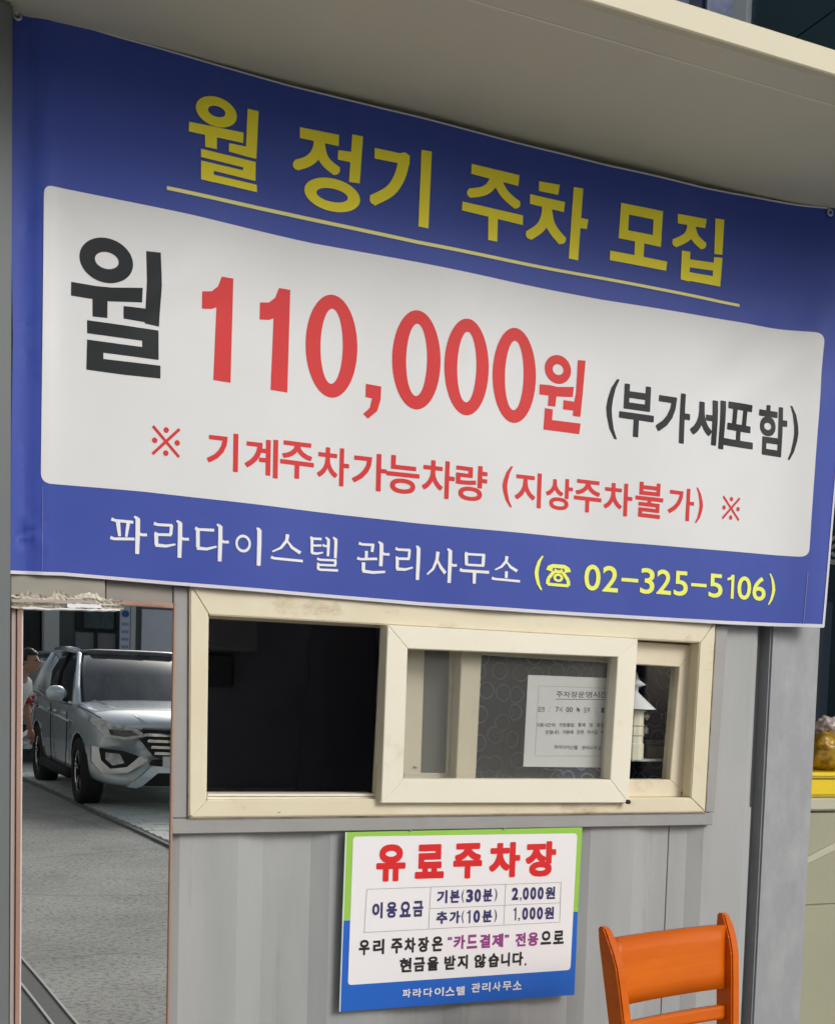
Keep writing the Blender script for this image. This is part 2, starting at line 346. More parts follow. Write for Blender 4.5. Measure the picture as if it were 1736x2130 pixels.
def fill(bm, polys, y=0.0):
    """union of possibly overlapping polygons, triangulated; separate clusters are done one by one"""
    P_ = []
    for p in polys:
        q = [(round(a, 6), round(b, 6)) for a, b in p]
        q = [q[i] for i in range(len(q)) if q[i] != q[i-1]]
        if len(q) < 3: continue
        ar = sum(q[i][0] * q[(i+1) % len(q)][1] - q[(i+1) % len(q)][0] * q[i][1] for i in range(len(q)))
        if abs(ar) < 1e-9: continue
        P_.append((q, min(a for a, b in q), max(a for a, b in q), min(b for a, b in q), max(b for a, b in q)))
    left = list(range(len(P_)))
    while left:
        cl = [left.pop()]; i = 0
        while i < len(cl):
            A = P_[cl[i]]
            for k in left[:]:
                B = P_[k]
                if A[1] <= B[2] and B[1] <= A[2] and A[3] <= B[4] and B[3] <= A[4]: cl.append(k); left.remove(k)
            i += 1
        V = []; E = []
        for k in cl:
            q = P_[k][0]; n0 = len(V); V += [Vector(c) for c in q]; E += [(n0 + j, n0 + (j+1) % len(q)) for j in range(len(q))]
        vs, es, fs, ov, oe, of = delaunay_2d_cdt(V, E, [], 0, 1e-6)
        bv = {}
        for f in fs:
            cx = sum(vs[j].x for j in f) / len(f); cy = sum(vs[j].y for j in f) / len(f); hit = False
            for k in cl:
                q, xa, xb, ya, yb = P_[k]
                if xa <= cx <= xb and ya <= cy <= yb:
                    ins = False; j = len(q) - 1
                    for i2 in range(len(q)):
                        if (q[i2][1] > cy) != (q[j][1] > cy) and cx < (q[j][0] - q[i2][0]) * (cy - q[i2][1]) / (q[j][1] - q[i2][1]) + q[i2][0]: ins = not ins
                        j = i2
                    if ins: hit = True; break
            if hit:
                for j in f:
                    if j not in bv: bv[j] = bm.verts.new((vs[j].x, y, vs[j].y))
                try: bm.faces.new([bv[j] for j in f])
                except ValueError: pass
    bm.normal_update()
    for f in bm.faces:
        if f.normal.y > 0: f.normal_flip()

# ------------------------------------------------------------------ lettering
_gc = {}
def glyph(ch, fat, latin=False):
    """outline of a character thickened by fat em: polygons in the 0..1 box of its own ink, y down"""
    key = (ch, fat)
    if key in _gc: return _gc[key]
    cu = bpy.data.curves.new('text_source', 'FONT'); cu.body = ch; cu.resolution_u = 4
    o = bpy.data.objects.new('text_source', cu); C.objects.link(o)
    dg = bpy.context.evaluated_depsgraph_get(); dg.update()
    me = bpy.data.meshes.new_from_object(o.evaluated_get(dg))
    bpy.data.objects.remove(o); bpy.data.curves.remove(cu)
    bm = bmesh.new(); bm.from_mesh(me); bpy.data.meshes.remove(me)
    bmesh.ops.remove_doubles(bm, verts=bm.verts, dist=1e-5)
    polys = [[(v.co.x, v.co.y) for v in f.verts] for f in bm.faces]
    oct_ = [(fat * a, fat * b) for a, b in ((1, .55), (.55, 1), (-.55, 1), (-1, .55), (-1, -.55), (-.55, -1), (.55, -1), (1, -.55))]
    if fat > 0:
        for e in bm.edges:
            if len(e.link_faces) == 1:
                pts = [(v.co.x + a, v.co.y + b) for v in e.verts for a, b in oct_]
                polys.append(hull(pts))
    bm.free()
    xs = [p[0] for q in polys for p in q]; ys = [p[1] for q in polys for p in q]
    x0, x1, y0, y1 = min(xs), max(xs), min(ys), max(ys)
    r = [[((x - x0) / (x1 - x0), (y1 - y) / (y1 - y0)) for x, y in q] for q in polys]
    _gc[key] = r; return r
def hull(pts):
    pts = sorted(set(pts))
    def half(ps):
        h = []
        for p in ps:
            while len(h) > 1 and (h[-1][0]-h[-2][0])*(p[1]-h[-2][1]) - (h[-1][1]-h[-2][1])*(p[0]-h[-2][0]) <= 0: h.pop()
            h.append(p)
        return h[:-1]
    return half(pts) + half(pts[::-1])
def sweep(pts, w, flat=True):
    """a stroke: convex quads along a polyline (w may be a list), joined by small discs"""
    out = []; ws = w if isinstance(w, (list, tuple)) else [w] * len(pts)
    for i in range(len(pts) - 1):
        a, b = Vector(pts[i]), Vector(pts[i+1]); d = (b - a).normalized(); n_ = Vector((-d.y, d.x))
        out.append([tuple(a + n_ * ws[i] / 2), tuple(b + n_ * ws[i+1] / 2), tuple(b - n_ * ws[i+1] / 2), tuple(a - n_ * ws[i] / 2)])
        if 0 < i: out.append([(a.x + ws[i]/2 * math.cos(k * math.pi / 6), a.y + ws[i]/2 * math.sin(k * math.pi / 6)) for k in range(12)])
    return out
def ring(cx, cy, rx, ry, tx, ty, n=40):
    out = []
    for k in range(n):
        a, b = 2*math.pi*k/n, 2*math.pi*(k+1)/n
        out.append([(cx + rx*math.cos(a), cy + ry*math.sin(a)), (cx + rx*math.cos(b), cy + ry*math.sin(b)),
                    (cx + (rx-tx)*math.cos(b), cy + (ry-ty)*math.sin(b)), (cx + (rx-tx)*math.cos(a), cy + (ry-ty)*math.sin(a))])
    return out
VP, VV = (6597.8, 1632.0), (-109.1, 35757.5)
def corners(x0, x1, y0, y1):
    cx, cy = (x0 + x1) / 2, (y0 + y1) / 2
    m_ = (VP[1] - cy) / (VP[0] - cx); l = (cx - VV[0]) / (VV[1] - cy); w_ = x1 - x0; h = y1 - y0
    up = m_ * w_
    if up >= 0: tl, tr, bl, br = y0, y0 + up, y1 - up, y1
    else: tl, tr, bl, br = y0 - up, y0, y1, y1 + up
    return (x0 + l*h, tl), (x1, tr), (x0, bl), (x1 - l*h, br)
def place(polys, box_, y):
    """unit ink box -> wall plane"""
    c = [at(u, v, y) for u, v in corners(*box_)]
    out = []
    for q in polys:
        r = []
        for a, b in q:
            p = (c[0] * (1-a) + c[1] * a) * (1-b) + (c[2] * (1-a) + c[3] * a) * b
            r.append((p.x, p.z))
        out.append(r)
    return out
def letters(spec, fat, y):
    polys = []
    for ch, x0, x1, y0, y1 in spec:
        g = SPECIAL[ch] if ch in SPECIAL else glyph(ch, fat)
        polys += place(g, (x0, x1, y0, y1), y)
    return polys
def wallpoly(px, y): return [(at(u, v, y).x, at(u, v, y).z) for u, v in px]

one = [[(.40, 1), (.96, 1), (1.0, 0), (.62, 0), (.50, .10), (.46, .30)], [(.50, .10), (.30, .155), (0, .17), (0, .335), (.30, .325), (.46, .30)]]
def comma():
    return [[(.12, 0), (1, .02), (.98, .42), (.12, .38)], [(.98, .42), (.80, .75), (.30, 1), (.02, .88), (.38, .68), (.50, .40)]]
xmark = sweep([(.04, .04), (.96, .96)], .10) + sweep([(.96, .04), (.04, .96)], .10)
for a, b in ((.5, .12), (.5, .88), (.11, .5), (.89, .5)):
    xmark.append([(a + .095 * math.cos(k * math.pi / 6), b + .095 * math.sin(k * math.pi / 6)) for k in range(12)])
one_thin = [[(.58, 0), (1, 0), (1, 1), (.58, 1)], [(.62, 0), (.58, .2), (.0, .26), (.0, .15), (.40, .11)]]
phone = [  # desk telephone pictogram
    [(0, .34), (.06, .16), (.25, .04), (.75, .04), (.94, .16), (1, .34), (.76, .40), (.72, .22), (.28, .22), (.24, .40)],
    [(.33, .26), (.42, .26), (.42, .40), (.33, .40)], [(.58, .26), (.67, .26), (.67, .40), (.58, .40)]]
ph2 = [((.33, .38), (.67, .38)), ((.67, .38), (.90, .74)), ((.90, .74), (.92, 1)), ((.92, 1), (.08, 1)), ((.08, 1), (.10, .74)), ((.10, .74), (.33, .38))]
phone += [sweep(list(s), .14)[0] for s in ph2] + ring(.5, .66, .20, .20, .11, .11, 16)
phone[0:1] = [[(0, .34), (.06, .16), (.25, .04), (.28, .22), (.24, .40)], [(.25, .04), (.75, .04), (.72, .22), (.28, .22)], [(.75, .04), (.94, .16), (1, .34), (.76, .40), (.72, .22)]]
SPECIAL = {'#1': one, '#0': ring(.5, .5, .5, .5, .285, .135, 56), '#,': comma(), '※': xmark, '|1': one_thin, '☎': phone,
           '–': [[(0, .1), (1, .1), (1, .9), (0, .9)]]}
def paren(flip):
    pts = [(.78, 0), (.34, .16), (.08, .36), (.0, .5), (.08, .64), (.34, .84), (.78, 1)]
    if flip: pts = [(1 - a, b) for a, b in pts]
    q = []
    for i in range(len(pts) - 1):
        (a, b), (c_, d) = pts[i], pts[i+1]
        s = -1 if flip else 1
        w1 = [.22, .36, .44, .46, .44, .36, .22][i]; w2 = [.22, .36, .44, .46, .44, .36, .22][i+1]
        q.append([(a, b), (c_, d), (c_ + s * w2, d), (a + s * w1, b)])
    return q
SPECIAL['('] = paren(False); SPECIAL[')'] = paren(True)

# brush-serif Hangul of the bottom line, drawn stroke by stroke in each ink box (y down)
def hz(x0, x1, y, y2=None, w=.075):           # thin horizontal with a small flag at its start
    y2 = y if y2 is None else y2
    return sweep([(x0, y - .02), (x0 + .10, y + .012), (x1, y2)], [w * 1.25, w, w * 1.05])
def vt(x, y0, y1, w=.125):                    # thick vertical with a slanted head
    return sweep([(x - .10, y0 - .01), (x, y0 + .055)], [.05, w * .9]) + sweep([(x, y0 + .03), (x + .005, y0 + .4 * (y1 - y0)), (x - .005, y1)], [w, w, w * .9])
BR = {
 '파': hz(.02, .62, .13, .15) + sweep([(.20, .18), (.25, .56)], [.12, .08]) + sweep([(.48, .18), (.43, .56)], [.10, .07]) + hz(.0, .66, .63, .60) + vt(.74, .0, 1) + hz(.76, 1.0, .46, .46),
 '라': hz(.0, .52, .13, .13) + sweep([(.50, .12), (.48, .38)], .09) + hz(.02, .50, .40, .39) + sweep([(.07, .40), (.08, .70)], .11) + sweep([(.05, .70), (.35, .71), (.62, .64)], [.10, .08, .05]) + vt(.74, .0, 1) + hz(.76, 1.0, .47, .47),
 '다': hz(.0, .56, .16, .16) + sweep([(.08, .16), (.09, .66)], .11) + sweep([(.06, .68), (.35, .69), (.64, .60)], [.10, .08, .05]) + vt(.74, .0, 1) + hz(.76, 1.0, .45, .45),
 '이': ring(.28, .44, .28, .24, .085, .075, 28) + vt(.86, .0, 1, .16),
 '스': sweep([(.50, .0), (.48, .22), (.30, .50), (.04, .66)], [.11, .10, .08, .05]) + sweep([(.50, .24), (.66, .46), (.92, .62)], [.06, .10, .12]) + hz(.0, 1.0, .88, .90, .09),
 '텔': hz(.0, .40, .07, .07, .07) + hz(.04, .40, .27, .26, .06) + sweep([(.06, .07), (.07, .50)], .10) + sweep([(.05, .50), (.25, .51), (.46, .46)], [.08, .07, .04]) + hz(.44, .60, .26, .26, .06) + vt(.64, .02, .56, .10) + vt(.90, .0, .60, .11)
       + hz(.26, .94, .67, .66, .065) + sweep([(.90, .66), (.90, .80)], .09) + hz(.26, .92, .82, .81, .065) + sweep([(.30, .82), (.30, .95)], .09) + hz(.28, 1.0, .96, .95, .07),
 '관': hz(.04, .52, .10, .10) + sweep([(.48, .10), (.45, .32)], .09) + sweep([(.28, .30), (.28, .52)], .09) + hz(.0, .62, .56, .52) + vt(.74, .0, .74, .12) + hz(.76, 1.0, .35, .35) + sweep([(.20, .66), (.20, .92)], .11) + sweep([(.17, .93), (.5, .95), (.88, .90)], [.10, .09, .07]),
 '리': hz(.0, .58, .13, .13) + sweep([(.55, .12), (.53, .38)], .10) + hz(.02, .56, .40, .39) + sweep([(.08, .40), (.09, .72)], .12) + sweep([(.06, .72), (.40, .72), (.70, .64)], [.10, .08, .05]) + vt(.90, .0, 1, .15),
 '사': sweep([(.34, .10), (.32, .34), (.20, .62), (.0, .80)], [.12, .10, .08, .05]) + sweep([(.34, .36), (.46, .56), (.62, .72)], [.06, .10, .11]) + vt(.76, .0, 1, .13) + hz(.78, 1.0, .46, .46),
 '무': hz(.16, .84, .06, .06) + sweep([(.20, .05), (.22, .40)], .11) + sweep([(.80, .05), (.78, .40)], .11) + hz(.18, .82, .40, .40) + hz(.0, 1.0, .60, .60, .09) + sweep([(.50, .60), (.50, 1.0)], [.12, .10]),
 '소': sweep([(.50, .0), (.48, .20), (.32, .42), (.10, .56)], [.11, .10, .08, .05]) + sweep([(.50, .22), (.64, .40), (.88, .54)], [.06, .10, .12]) + sweep([(.50, .58), (.50, .84)], .10) + hz(.0, 1.0, .90, .92, .09)}

# ------------------------------------------------------------------ ground and street (behind the camera; seen in the mirror)
bm = bmesh.new()
box(bm, (-60, -60, -0.3), (60, 60, 0.0)); ground = obj('ground', bm, M_asph); ground['kind'] = 'structure'
# light paving strip on the far right of the lane, laid as rows of pavers
def pave_edge(y): return 1.78 + (y + 10.44) * 0.0985
bm = bmesh.new(); y = -26.0
while y < -3.5:
    x = pave_edge(y) + 0.07; off = 0.1 if int(round(y / 0.2)) % 2 else 0.0
    x = x - off - 0.2
    while x < 6.5:
        hgt = 0.028 + random.uniform(-.002, .002)
        xa = max(x, pave_edge(y) + .085)
        if x + .392 > xa + .03: box(bm, (xa, y, 0.0), (x + 0.392, y + 0.190, hgt))
        x += 0.4
    y += 0.2
pv = obj('paving', bm, M_pave); pv['kind'] = 'stuff'; props(pv, 'pale grey pavers laid in rows beside the asphalt lane', 'paving')
bm = bmesh.new(); bp = [(pave_edge(-26), -26), (pave_edge(-26) + .1, -26), (pave_edge(-3.5) + .1, -3.5), (pave_edge(-3.5), -3.5)]
prism(bm, [(a - (.0 if i_ in (0, 3) else .06), b, -0.01) for i_, (a, b) in enumerate(bp)], (0, 0, 0.036)); k = obj('kerb', bm, mat('kerb_dark', (0.16, 0.17, 0.17), 0.8)); k['kind'] = 'structure'

gr = empty('drain_grate', (0.3, -3.0, 0.0), 'long dark steel drain grate set in the asphalt beside the booth, seen in the mirror', 'drain grate')
def gl(px, y): return px + (y + 2.17) * 0.087
bm = bmesh.new()
prism(bm, [(gl(.69, -1.0) - .4, -1.0, .002), (gl(.69, -1.0), -1.0, .002), (gl(.69, -9), -9, .002), (gl(.69, -9) - .4, -9, .002)], (0, 0, .006))
obj('cover_plate', bm, mat('drain_dark', (0.05, 0.052, 0.05), 0.7, col2=(0.07, 0.07, 0.068), scale=30), gr)
M_rail = mat('rail_pale', (0.42, 0.43, 0.42), 0.5)
for dx in (0.0, -0.095, -0.40):
    bm = bmesh.new(); prism(bm, [(gl(.69, -1.0) + dx, -1.0, .0), (gl(.69, -1.0) + dx + .011, -1.0, .0), (gl(.69, -9) + dx + .011, -9, .0), (gl(.69, -9) + dx, -9, .0)], (0, 0, .017))
    obj('rail', bm, M_rail, gr)

# ------------------------------------------------------------------ opposite building
ob = empty('concrete_building', (4, -20.5, 0), 'grey concrete building across the lane with dark window and white columns, seen in mirror', 'building')
wl = obj('wall', BX((2.6, -26, 0), (16, -20.5, 5.2)), M_concrete, ob)
bm = BX((2.52, -20.5, 0), (2.80, -20.15, 5.3)); obj('column', bm, M_whitepost, ob, bev=.01)
bm = BX((4.10, -20.5, 0), (4.19, -20.2, 5.1)); obj('column', bm, M_whitepost, ob, bev=.01)
wf = obj('window', BX((3.14, -20.54, 2.15), (3.88, -20.42, 2.62)), M_black, ob)
obj('pane', BX((3.30, -20.415, 2.19), (3.84, -20.40, 2.58)), M_carglass, wf)
obj('shop_counter', BX((3.14, -20.5, 1.1), (3.86, -20.35, 2.1)), mat('counter', (0.20, 0.21, 0.22), 0.7), ob)
bm = BX((3.48, -20.36, 1.1), (3.54, -20.30, 2.14)); obj('mullion', bm, M_black, ob)
obj('doorway', BX((4.35, -20.52, 0), (5.4, -20.46, 2.6)), M_dark, ob)
sg = empty('vertical_sign', (4.0, -20.2, 1.2), 'narrow white sign with a blue round mark, hanging on the concrete building', 'sign')
obj('board', BX((3.92, -20.3, 1.3), (4.09, -20.22, 2.75)), mat('vertical_sign_white', (0.62, 0.66, 0.76), 0.5), sg)
bm = bmesh.new(); lathe(bm, [(0.0001, -20.20), (.065, -20.20), (.065, -20.22)], 0, 0, 20, 'Z')
for v in bm.verts: v.co = Vector((4.005 + v.co.x, v.co.z, 2.48 + v.co.y))
obj('logo', bm, mat('logo_blue', (0.02, 0.12, 0.35), 0.5), sg)
for i in range(7):
    obj('lettering', BX((3.945, -20.221, 1.42 + i*.14), (4.065, -20.212, 1.475 + i*.14)), mat('sign_text_blue', (0.30, 0.36, 0.58), 0.5) if i == 0 else bpy.data.materials['sign_text_blue'], sg)
ob2 = empty('dark_building', (-6, -20, 0), 'dark tall building at the left end of the lane, beyond a narrow gap', 'building')
obj('wall', BX((-14, -26, 0), (2.52, -20.8, 6.0)), mat('dark_wall', (0.045, 0.055, 0.055), 0.6, col2=(0.03, 0.035, 0.035), scale=2), ob2)
for i in range(5):
    for j in range(1):
        obj('window', BX((-12 + i*2.7, -20.84, 1.2 + j*3.2), (-10.6 + i*2.7, -20.76, 2.7 + j*3.2)), M_carglass, ob2)
lb = empty('lane_building', (-12, -8, 0), 'pale rendered building along the left side of the lane', 'building')
obj('wall', BX((-18, -18, 0), (-9, 4, 11)), mat('pale_render', (0.5, 0.49, 0.46), 0.8), lb)
for i in range(4): obj('window', BX((-9.04, -16 + i*4.5, 1.4), (-8.96, -14 + i*4.5, 3.2)), M_carglass, lb)

# ------------------------------------------------------------------ cars
def subsurf(o, lv):
    md = o.modifiers.new('sub', 'SUBSURF'); md.levels = lv; md.render_levels = lv
def bake(o):
    dg = bpy.context.evaluated_depsgraph_get(); dg.update()
    me = bpy.data.meshes.new_from_object(o.evaluated_get(dg)); o.modifiers.clear(); o.data = me
def nose(p):
    x, y_, z = p
    if y_ > 1.3:
        t = (y_ - 1.3) / 1.02; y_ -= 0.34 * (abs(x) / 0.93) ** 2.6 * t
    if y_ < -1.4:
        t = (-1.4 - y_) / 0.9; y_ += 0.22 * (abs(x) / 0.93) ** 2.6 * t
    return (x, y_, z)
def make_car(name, label, group, paint, loc, rz):
    car = bpy.data.objects.new(name, None); C.objects.link(car); props(car, label, 'car', group)
    st = [(2.30, .80, .34, .86), (2.27, .84, .27, .93), (2.10, .88, .24, 1.00), (1.85, .91, .24, 1.05), (1.35, .93, .24, 1.09), (1.0, .935, .24, 1.13), (.9, .935, .24, 1.10),
          (.3, .94, .24, 1.10), (-.6, .94, .24, 1.14), (-1.3, .94, .24, 1.18), (-1.8, .93, .28, 1.20), (-2.15, .90, .32, 1.18), (-2.30, .84, .38, 1.10)]
    bm = bmesh.new(); rings = []
    for (y_, w_, zb, zt) in st:
        h = [(0, zt + .015), (.5*w_, zt + .01), (.80*w_, zt - .025), (.93*w_, zt - .09), (.985*w_, zt - .22), (1.0*w_, zt - .40 if zt - .40 > .6 else .62), (.985*w_, .50), (.975*w_, .38), (.90*w_, zb), (0, zb)]
        if y_ < .95:
            h[1] = (.5*w_, zt); h[2] = (.80*w_, zt); h[3] = (.90*w_, zt - .02); h[4] = (.965*w_, zt - .12)
        full = h + [(-a, b) for a, b in h[-2:0:-1]]
        rings.append([bm.verts.new(nose((a, y_, b))) for a, b in full])
    n_ = len(rings[0])
    for i in range(len(rings)-1):
        for k in range(n_): bm.faces.new((rings[i][k], rings[i][(k+1) % n_], rings[i+1][(k+1) % n_], rings[i+1][k]))
    bm.faces.new(rings[0][::-1]); bm.faces.new(rings[-1]); bmesh.ops.recalc_face_normals(bm, faces=bm.faces)
    body = lobj('body', bm, [paint, M_black], car, smooth=True); subsurf(body, 2); bake(body)
    cut = bmesh.new()
    for yy in (1.37, -1.33):
        for s in (-1, 1):
            a, b = (.62, 1.2) if s > 0 else (-1.2, -.62)
            r0 = [cut.verts.new((a, yy + .405*math.cos(2*math.pi*k/32), .37 + .405*math.sin(2*math.pi*k/32))) for k in range(32)]
            r1 = [cut.verts.new((b, yy + .405*math.cos(2*math.pi*k/32), .37 + .405*math.sin(2*math.pi*k/32))) for k in range(32)]
            cut.faces.new(r0[::-1]); cut.faces.new(r1)
            for k in range(32): cut.faces.new((r0[k], r0[(k+1) % 32], r1[(k+1) % 32], r1[k]))
    bmesh.ops.recalc_face_normals(cut, faces=cut.faces)
    co_ = obj('cutter', cut, M_black)
    md = body.modifiers.new('b', 'BOOLEAN'); md.operation = 'DIFFERENCE'; md.object = co_; md.solver = 'EXACT'; md.material_mode = 'TRANSFER' if hasattr(md, 'material_mode') else 'INDEX'
    bake(body); bpy.data.objects.remove(co_)
    for p in body.data.polygons: p.use_smooth = True
    # cabin glass, roof, pillars
    lo = [(0, 1.16), (.45, 1.10), (.74, .94), (.86, .62), (.885, -.6), (.87, -1.6), (.78, -2.05), (.4, -2.17), (0, -2.2)]
    hi = [(0, .34), (.36, .30), (.56, .22), (.66, .0), (.69, -.7), (.68, -1.35), (.60, -1.68), (.32, -1.78), (0, -1.80)]
    bm = bmesh.new()
    def full(h): return h + [(-a, b) for a, b in h[-2:0:-1]]
    L0 = [bm.verts.new((a, b, 1.07)) for a, b in full(lo)]
    L1 = [bm.verts.new((a*.45 + c_*.55 + (.03 if a > 0 else -.03 if a < 0 else 0), b*.45 + d*.55, 1.40)) for (a, b), (c_, d) in zip(full(lo), full(hi))]
    L2 = [bm.verts.new((a, b, 1.635)) for a, b in full(hi)]
    for A, B in ((L0, L1), (L1, L2)):
        for k in range(len(A)): bm.faces.new((A[k], A[(k+1) % len(A)], B[(k+1) % len(A)], B[k]))
    bm.faces.new(L2); bmesh.ops.recalc_face_normals(bm, faces=bm.faces)
    lobj('window_glass', bm, M_carglass, car, smooth=True)
    bm = bmesh.new(); fh = full(hi)
    A = [bm.verts.new((a*1.02, b*1.0 + (.02 if b > 0 else -.02), 1.625)) for a, b in fh]
    B = [bm.verts.new((a*.99, b, 1.668)) for a, b in fh]; D_ = [bm.verts.new((a*.72, (b + .72)*.8 - .72, 1.695)) for a, b in fh]
    for q, r in ((A, B), (B, D_)):
        for k in range(len(q)): bm.faces.new((q[k], q[(k+1) % len(q)], r[(k+1) % len(q)], r[k]))
    bm.faces.new(D_); bm.faces.new(A[::-1]); bmesh.ops.recalc_face_normals(bm, faces=bm.faces)
    lobj('roof', bm, M_carglass, car, smooth=True)
    for s in (-1, 1):
        def pl(nm, pts, r, mt=paint):
            bm = bmesh.new(); tube(bm, [(s*a, b, c_) for a, b, c_ in pts], r, 8); o = lobj(nm, bm, mt, car, smooth=True); return o
        pl('pillar', [(.865, 1.02, 1.06), (.80, .72, 1.25), (.735, .42, 1.44), (.665, .14, 1.60), (.66, -.05, 1.655)], [.05, .036, .033, .036, .035])
        pl('roof_rail', [(.66, .02, 1.66), (.70, -.6, 1.685), (.69, -1.3, 1.675), (.60, -1.75, 1.62)], .034)
        pl('window_trim', [(.895, .86, 1.075), (.925, .2, 1.085), (.925, -.7, 1.11), (.90, -1.4, 1.17), (.82, -1.8, 1.30)], .014, M_chrome)
        pl('pillar', [(.90, -.22, 1.10), (.80, -.30, 1.42), (.70, -.35, 1.63)], .026, M_black)
        pl('pillar', [(.88, -1.55, 1.12), (.78, -1.60, 1.40), (.66, -1.62, 1.62)], [.10, .07, .05])
        # door seams and sill
        for pts in ([(.948, .86, .98), (.952, .84, .60), (.94, .72, .38)], [(.945, -.24, 1.04), (.950, -.24, .60), (.935, -.24, .36)]):
            pl('door_seam', pts, .006, M_black)
        pl('sill', [(.925, .92, .30), (.93, 0, .29), (.925, -.88, .30)], .055, M_tyre)
        pl('door_crease', [(.955, .95, .88), (.958, -.2, .92), (.95, -1.5, .98)], .010)
        for yy in (.02, -.95):
            hb = bmesh.new(); box(hb, (s*.935 if s > 0 else -.985, yy - .10, .945), (.985 if s > 0 else -.935, yy + .10, .975)); lobj('handle', hb, M_chrome, car, bev=.008)
        bm = bmesh.new(); bmesh.ops.create_uvsphere(bm, u_segments=16, v_segments=10, radius=1)
        for v in bm.verts:
            v.co = Vector((s*(1.04 + v.co.x*.125), .68 + v.co.y * (.085 if v.co.y > 0 else .02), 1.17 + v.co.z*.09))
        mi_ = lobj('wing_mirror', bm, paint, car, smooth=True)
        bm = bmesh.new(); tube(bm, [(s*.90, .70, 1.09), (s*.98, .69, 1.13)], .03); o = obj('stalk', bm, M_black, None); o.parent = mi_
        # headlamp and fog lamp: plates wrapped on the nose
        def wrap(poly, z_off, nm, mt, off, par=car, n=10):
            bm = bmesh.new()
            fill(bm, [poly]); xs = [p[0] for p in poly]
            k = min(xs)
            for i in range(1, n): 
                xx = min(xs) + (max(xs) - min(xs)) * i / n
                bmesh.ops.bisect_plane(bm, geom=bm.verts[:] + bm.edges[:] + bm.faces[:], plane_co=(xx, 0, 0), plane_no=(1, 0, 0))
            bmesh.ops.triangulate(bm, faces=bm.faces)
            for v in bm.verts:
                x_ = v.co.x; z_ = v.co.z
                yb = 2.325 - 0.08 * max(0, (z_ - .80) / .2) ** 2 * 1.0 - .05 * max(0, (.42 - z_) / .15)
                v.co = Vector(nose((x_, yb, z_))); v.co.y += off; v.co.x *= s
            bmesh.ops.recalc_face_normals(bm, faces=bm.faces)
            for f in bm.faces:
                if f.normal.y < 0: f.normal_flip()
            r = bmesh.ops.extrude_face_region(bm, geom=bm.faces[:])
            for v in [g for g in r['geom'] if isinstance(g, bmesh.types.BMVert)]: v.co.y -= .07
            bmesh.ops.recalc_face_normals(bm, faces=bm.faces)
            o = lobj(nm, bm, mt, car) if par is car else obj(nm, bm, mt, None)
            if par is not car: o.parent = par
            return o
        hl = wrap([(.42, .80), (.60, .76), (.80, .79), (.915, .93), (.90, .985), (.70, .92), (.50, .865)], 0, 'headlight', M_lamp, .035)
        wrap([(.50, .81), (.62, .785), (.74, .80), (.76, .86), (.56, .85)], 0, 'lens', M_carglass, .045, hl)
        fb = wrap([(.40, .56), (.60, .42), (.80, .40), (.90, .52), (.90, .68), (.84, .67), (.82, .54), (.74, .455), (.60, .48), (.48, .60)], 0, 'bumper_trim', M_chrome, .035)
        fl = wrap([(.46, .585), (.60, .48), (.74, .455), (.82, .54), (.84, .66), (.62, .64)], 0, 'fog_light', M_black, .025)
        wrap([(.62, .52), (.72, .49), (.78, .55), (.78, .62), (.66, .61)], 0, 'lens', M_lamp, .03, fl)
        wrap([(.36, .50), (.52, .34), (.58, .27), (.50, .265), (.44, .30), (.30, .43), (.0, .43), (.0, .48)], 0, 'skid_trim', M_silver if paint is M_silver else paint, .04)
        wrap([(.0, .42), (.29, .42), (.43, .29), (.0, .29)], 0, 'intake', M_black, .03)
        wrap([(.0, .56), (.34, .56), (.38, .51), (.0, .495)], 0, 'bumper_insert', M_tyre, .028)
        wrap([(.0, .86), (.44, .87), (.50, .80), (.34, .60), (.0, .59)], 0, 'grille', M_black, .03)
        for i in range(4):
            z0 = .825 - i*.062; xm = .44 - i*.035
            wrap([(.0, z0), (xm, z0 + .006), (xm + .01, z0 - .022), (.0, z0 - .028)], 0, 'grille_bar', M_chrome, .05)
        # hood creases
        bm = bmesh.new(); tube(bm, [(s*.66, .95, 1.10), (s*.60, 1.5, 1.055), (s*.48, 2.0, .985), (s*.42, 2.2, .93)], .022, 8); lobj('hood_crease', bm, paint, car, smooth=True)
        bm = bmesh.new(); tube(bm, [(s*.84, .98, 1.045), (s*.84, 1.5, 1.02), (s*.78, 1.9, .96)], .006, 6); lobj('hood_seam', bm, M_black, car)
        for yy in (1.37, -1.33):
            bm = bmesh.new(); x0 = .70; x1 = .925
            lathe(bm, [(.23, x0), (.345, x0), (.362, x0 + .03), (.365, x1 - .05), (.345, x1), (.24, x1), (.235, x1 - .02), (.23, x1 - .10), (.0001, x1 - .10)], yy, .365, 32, 'X')
            for v in bm.verts: v.co.x *= s
            bmesh.ops.recalc_face_normals(bm, faces=bm.faces)
            wh = lobj('wheel', bm, M_tyre, car, smooth=True)
            bm = bmesh.new()
            for k in range(5):
                a = 2*math.pi*k/5 + .3
                for d_ in (-.13, .13):
                    prism(bm, [(s*(x1 - .03), yy + .05*math.cos(a) , .365 + .05*math.sin(a)), (s*(x1 - .015), yy + .235*math.cos(a + d_ - .06), .365 + .235*math.sin(a + d_ - .06)), (s*(x1 - .015), yy + .235*math.cos(a + d_ + .07), .365 + .235*math.sin(a + d_ + .07))], (-s*.03, 0, 0))
            r_ = obj('rim', bm, M_chrome, None); r_.parent = wh
            bm = bmesh.new(); lathe(bm, [(.225, x1 - .03), (.245, x1 - .008), (.252, x1 - .012), (.25, x1 - .04)], yy, .365, 32, 'X')
            for v in bm.verts: v.co.x *= s
            bmesh.ops.recalc_face_normals(bm, faces=bm.faces); r_ = obj('rim', bm, M_chrome, None, smooth=True); r_.parent = wh
        bm = bmesh.new(); box(bm, (s*.45 - .17, 2.06, .0 + .95), (s*.45 + .17, 2.07, .951)); bm.free()
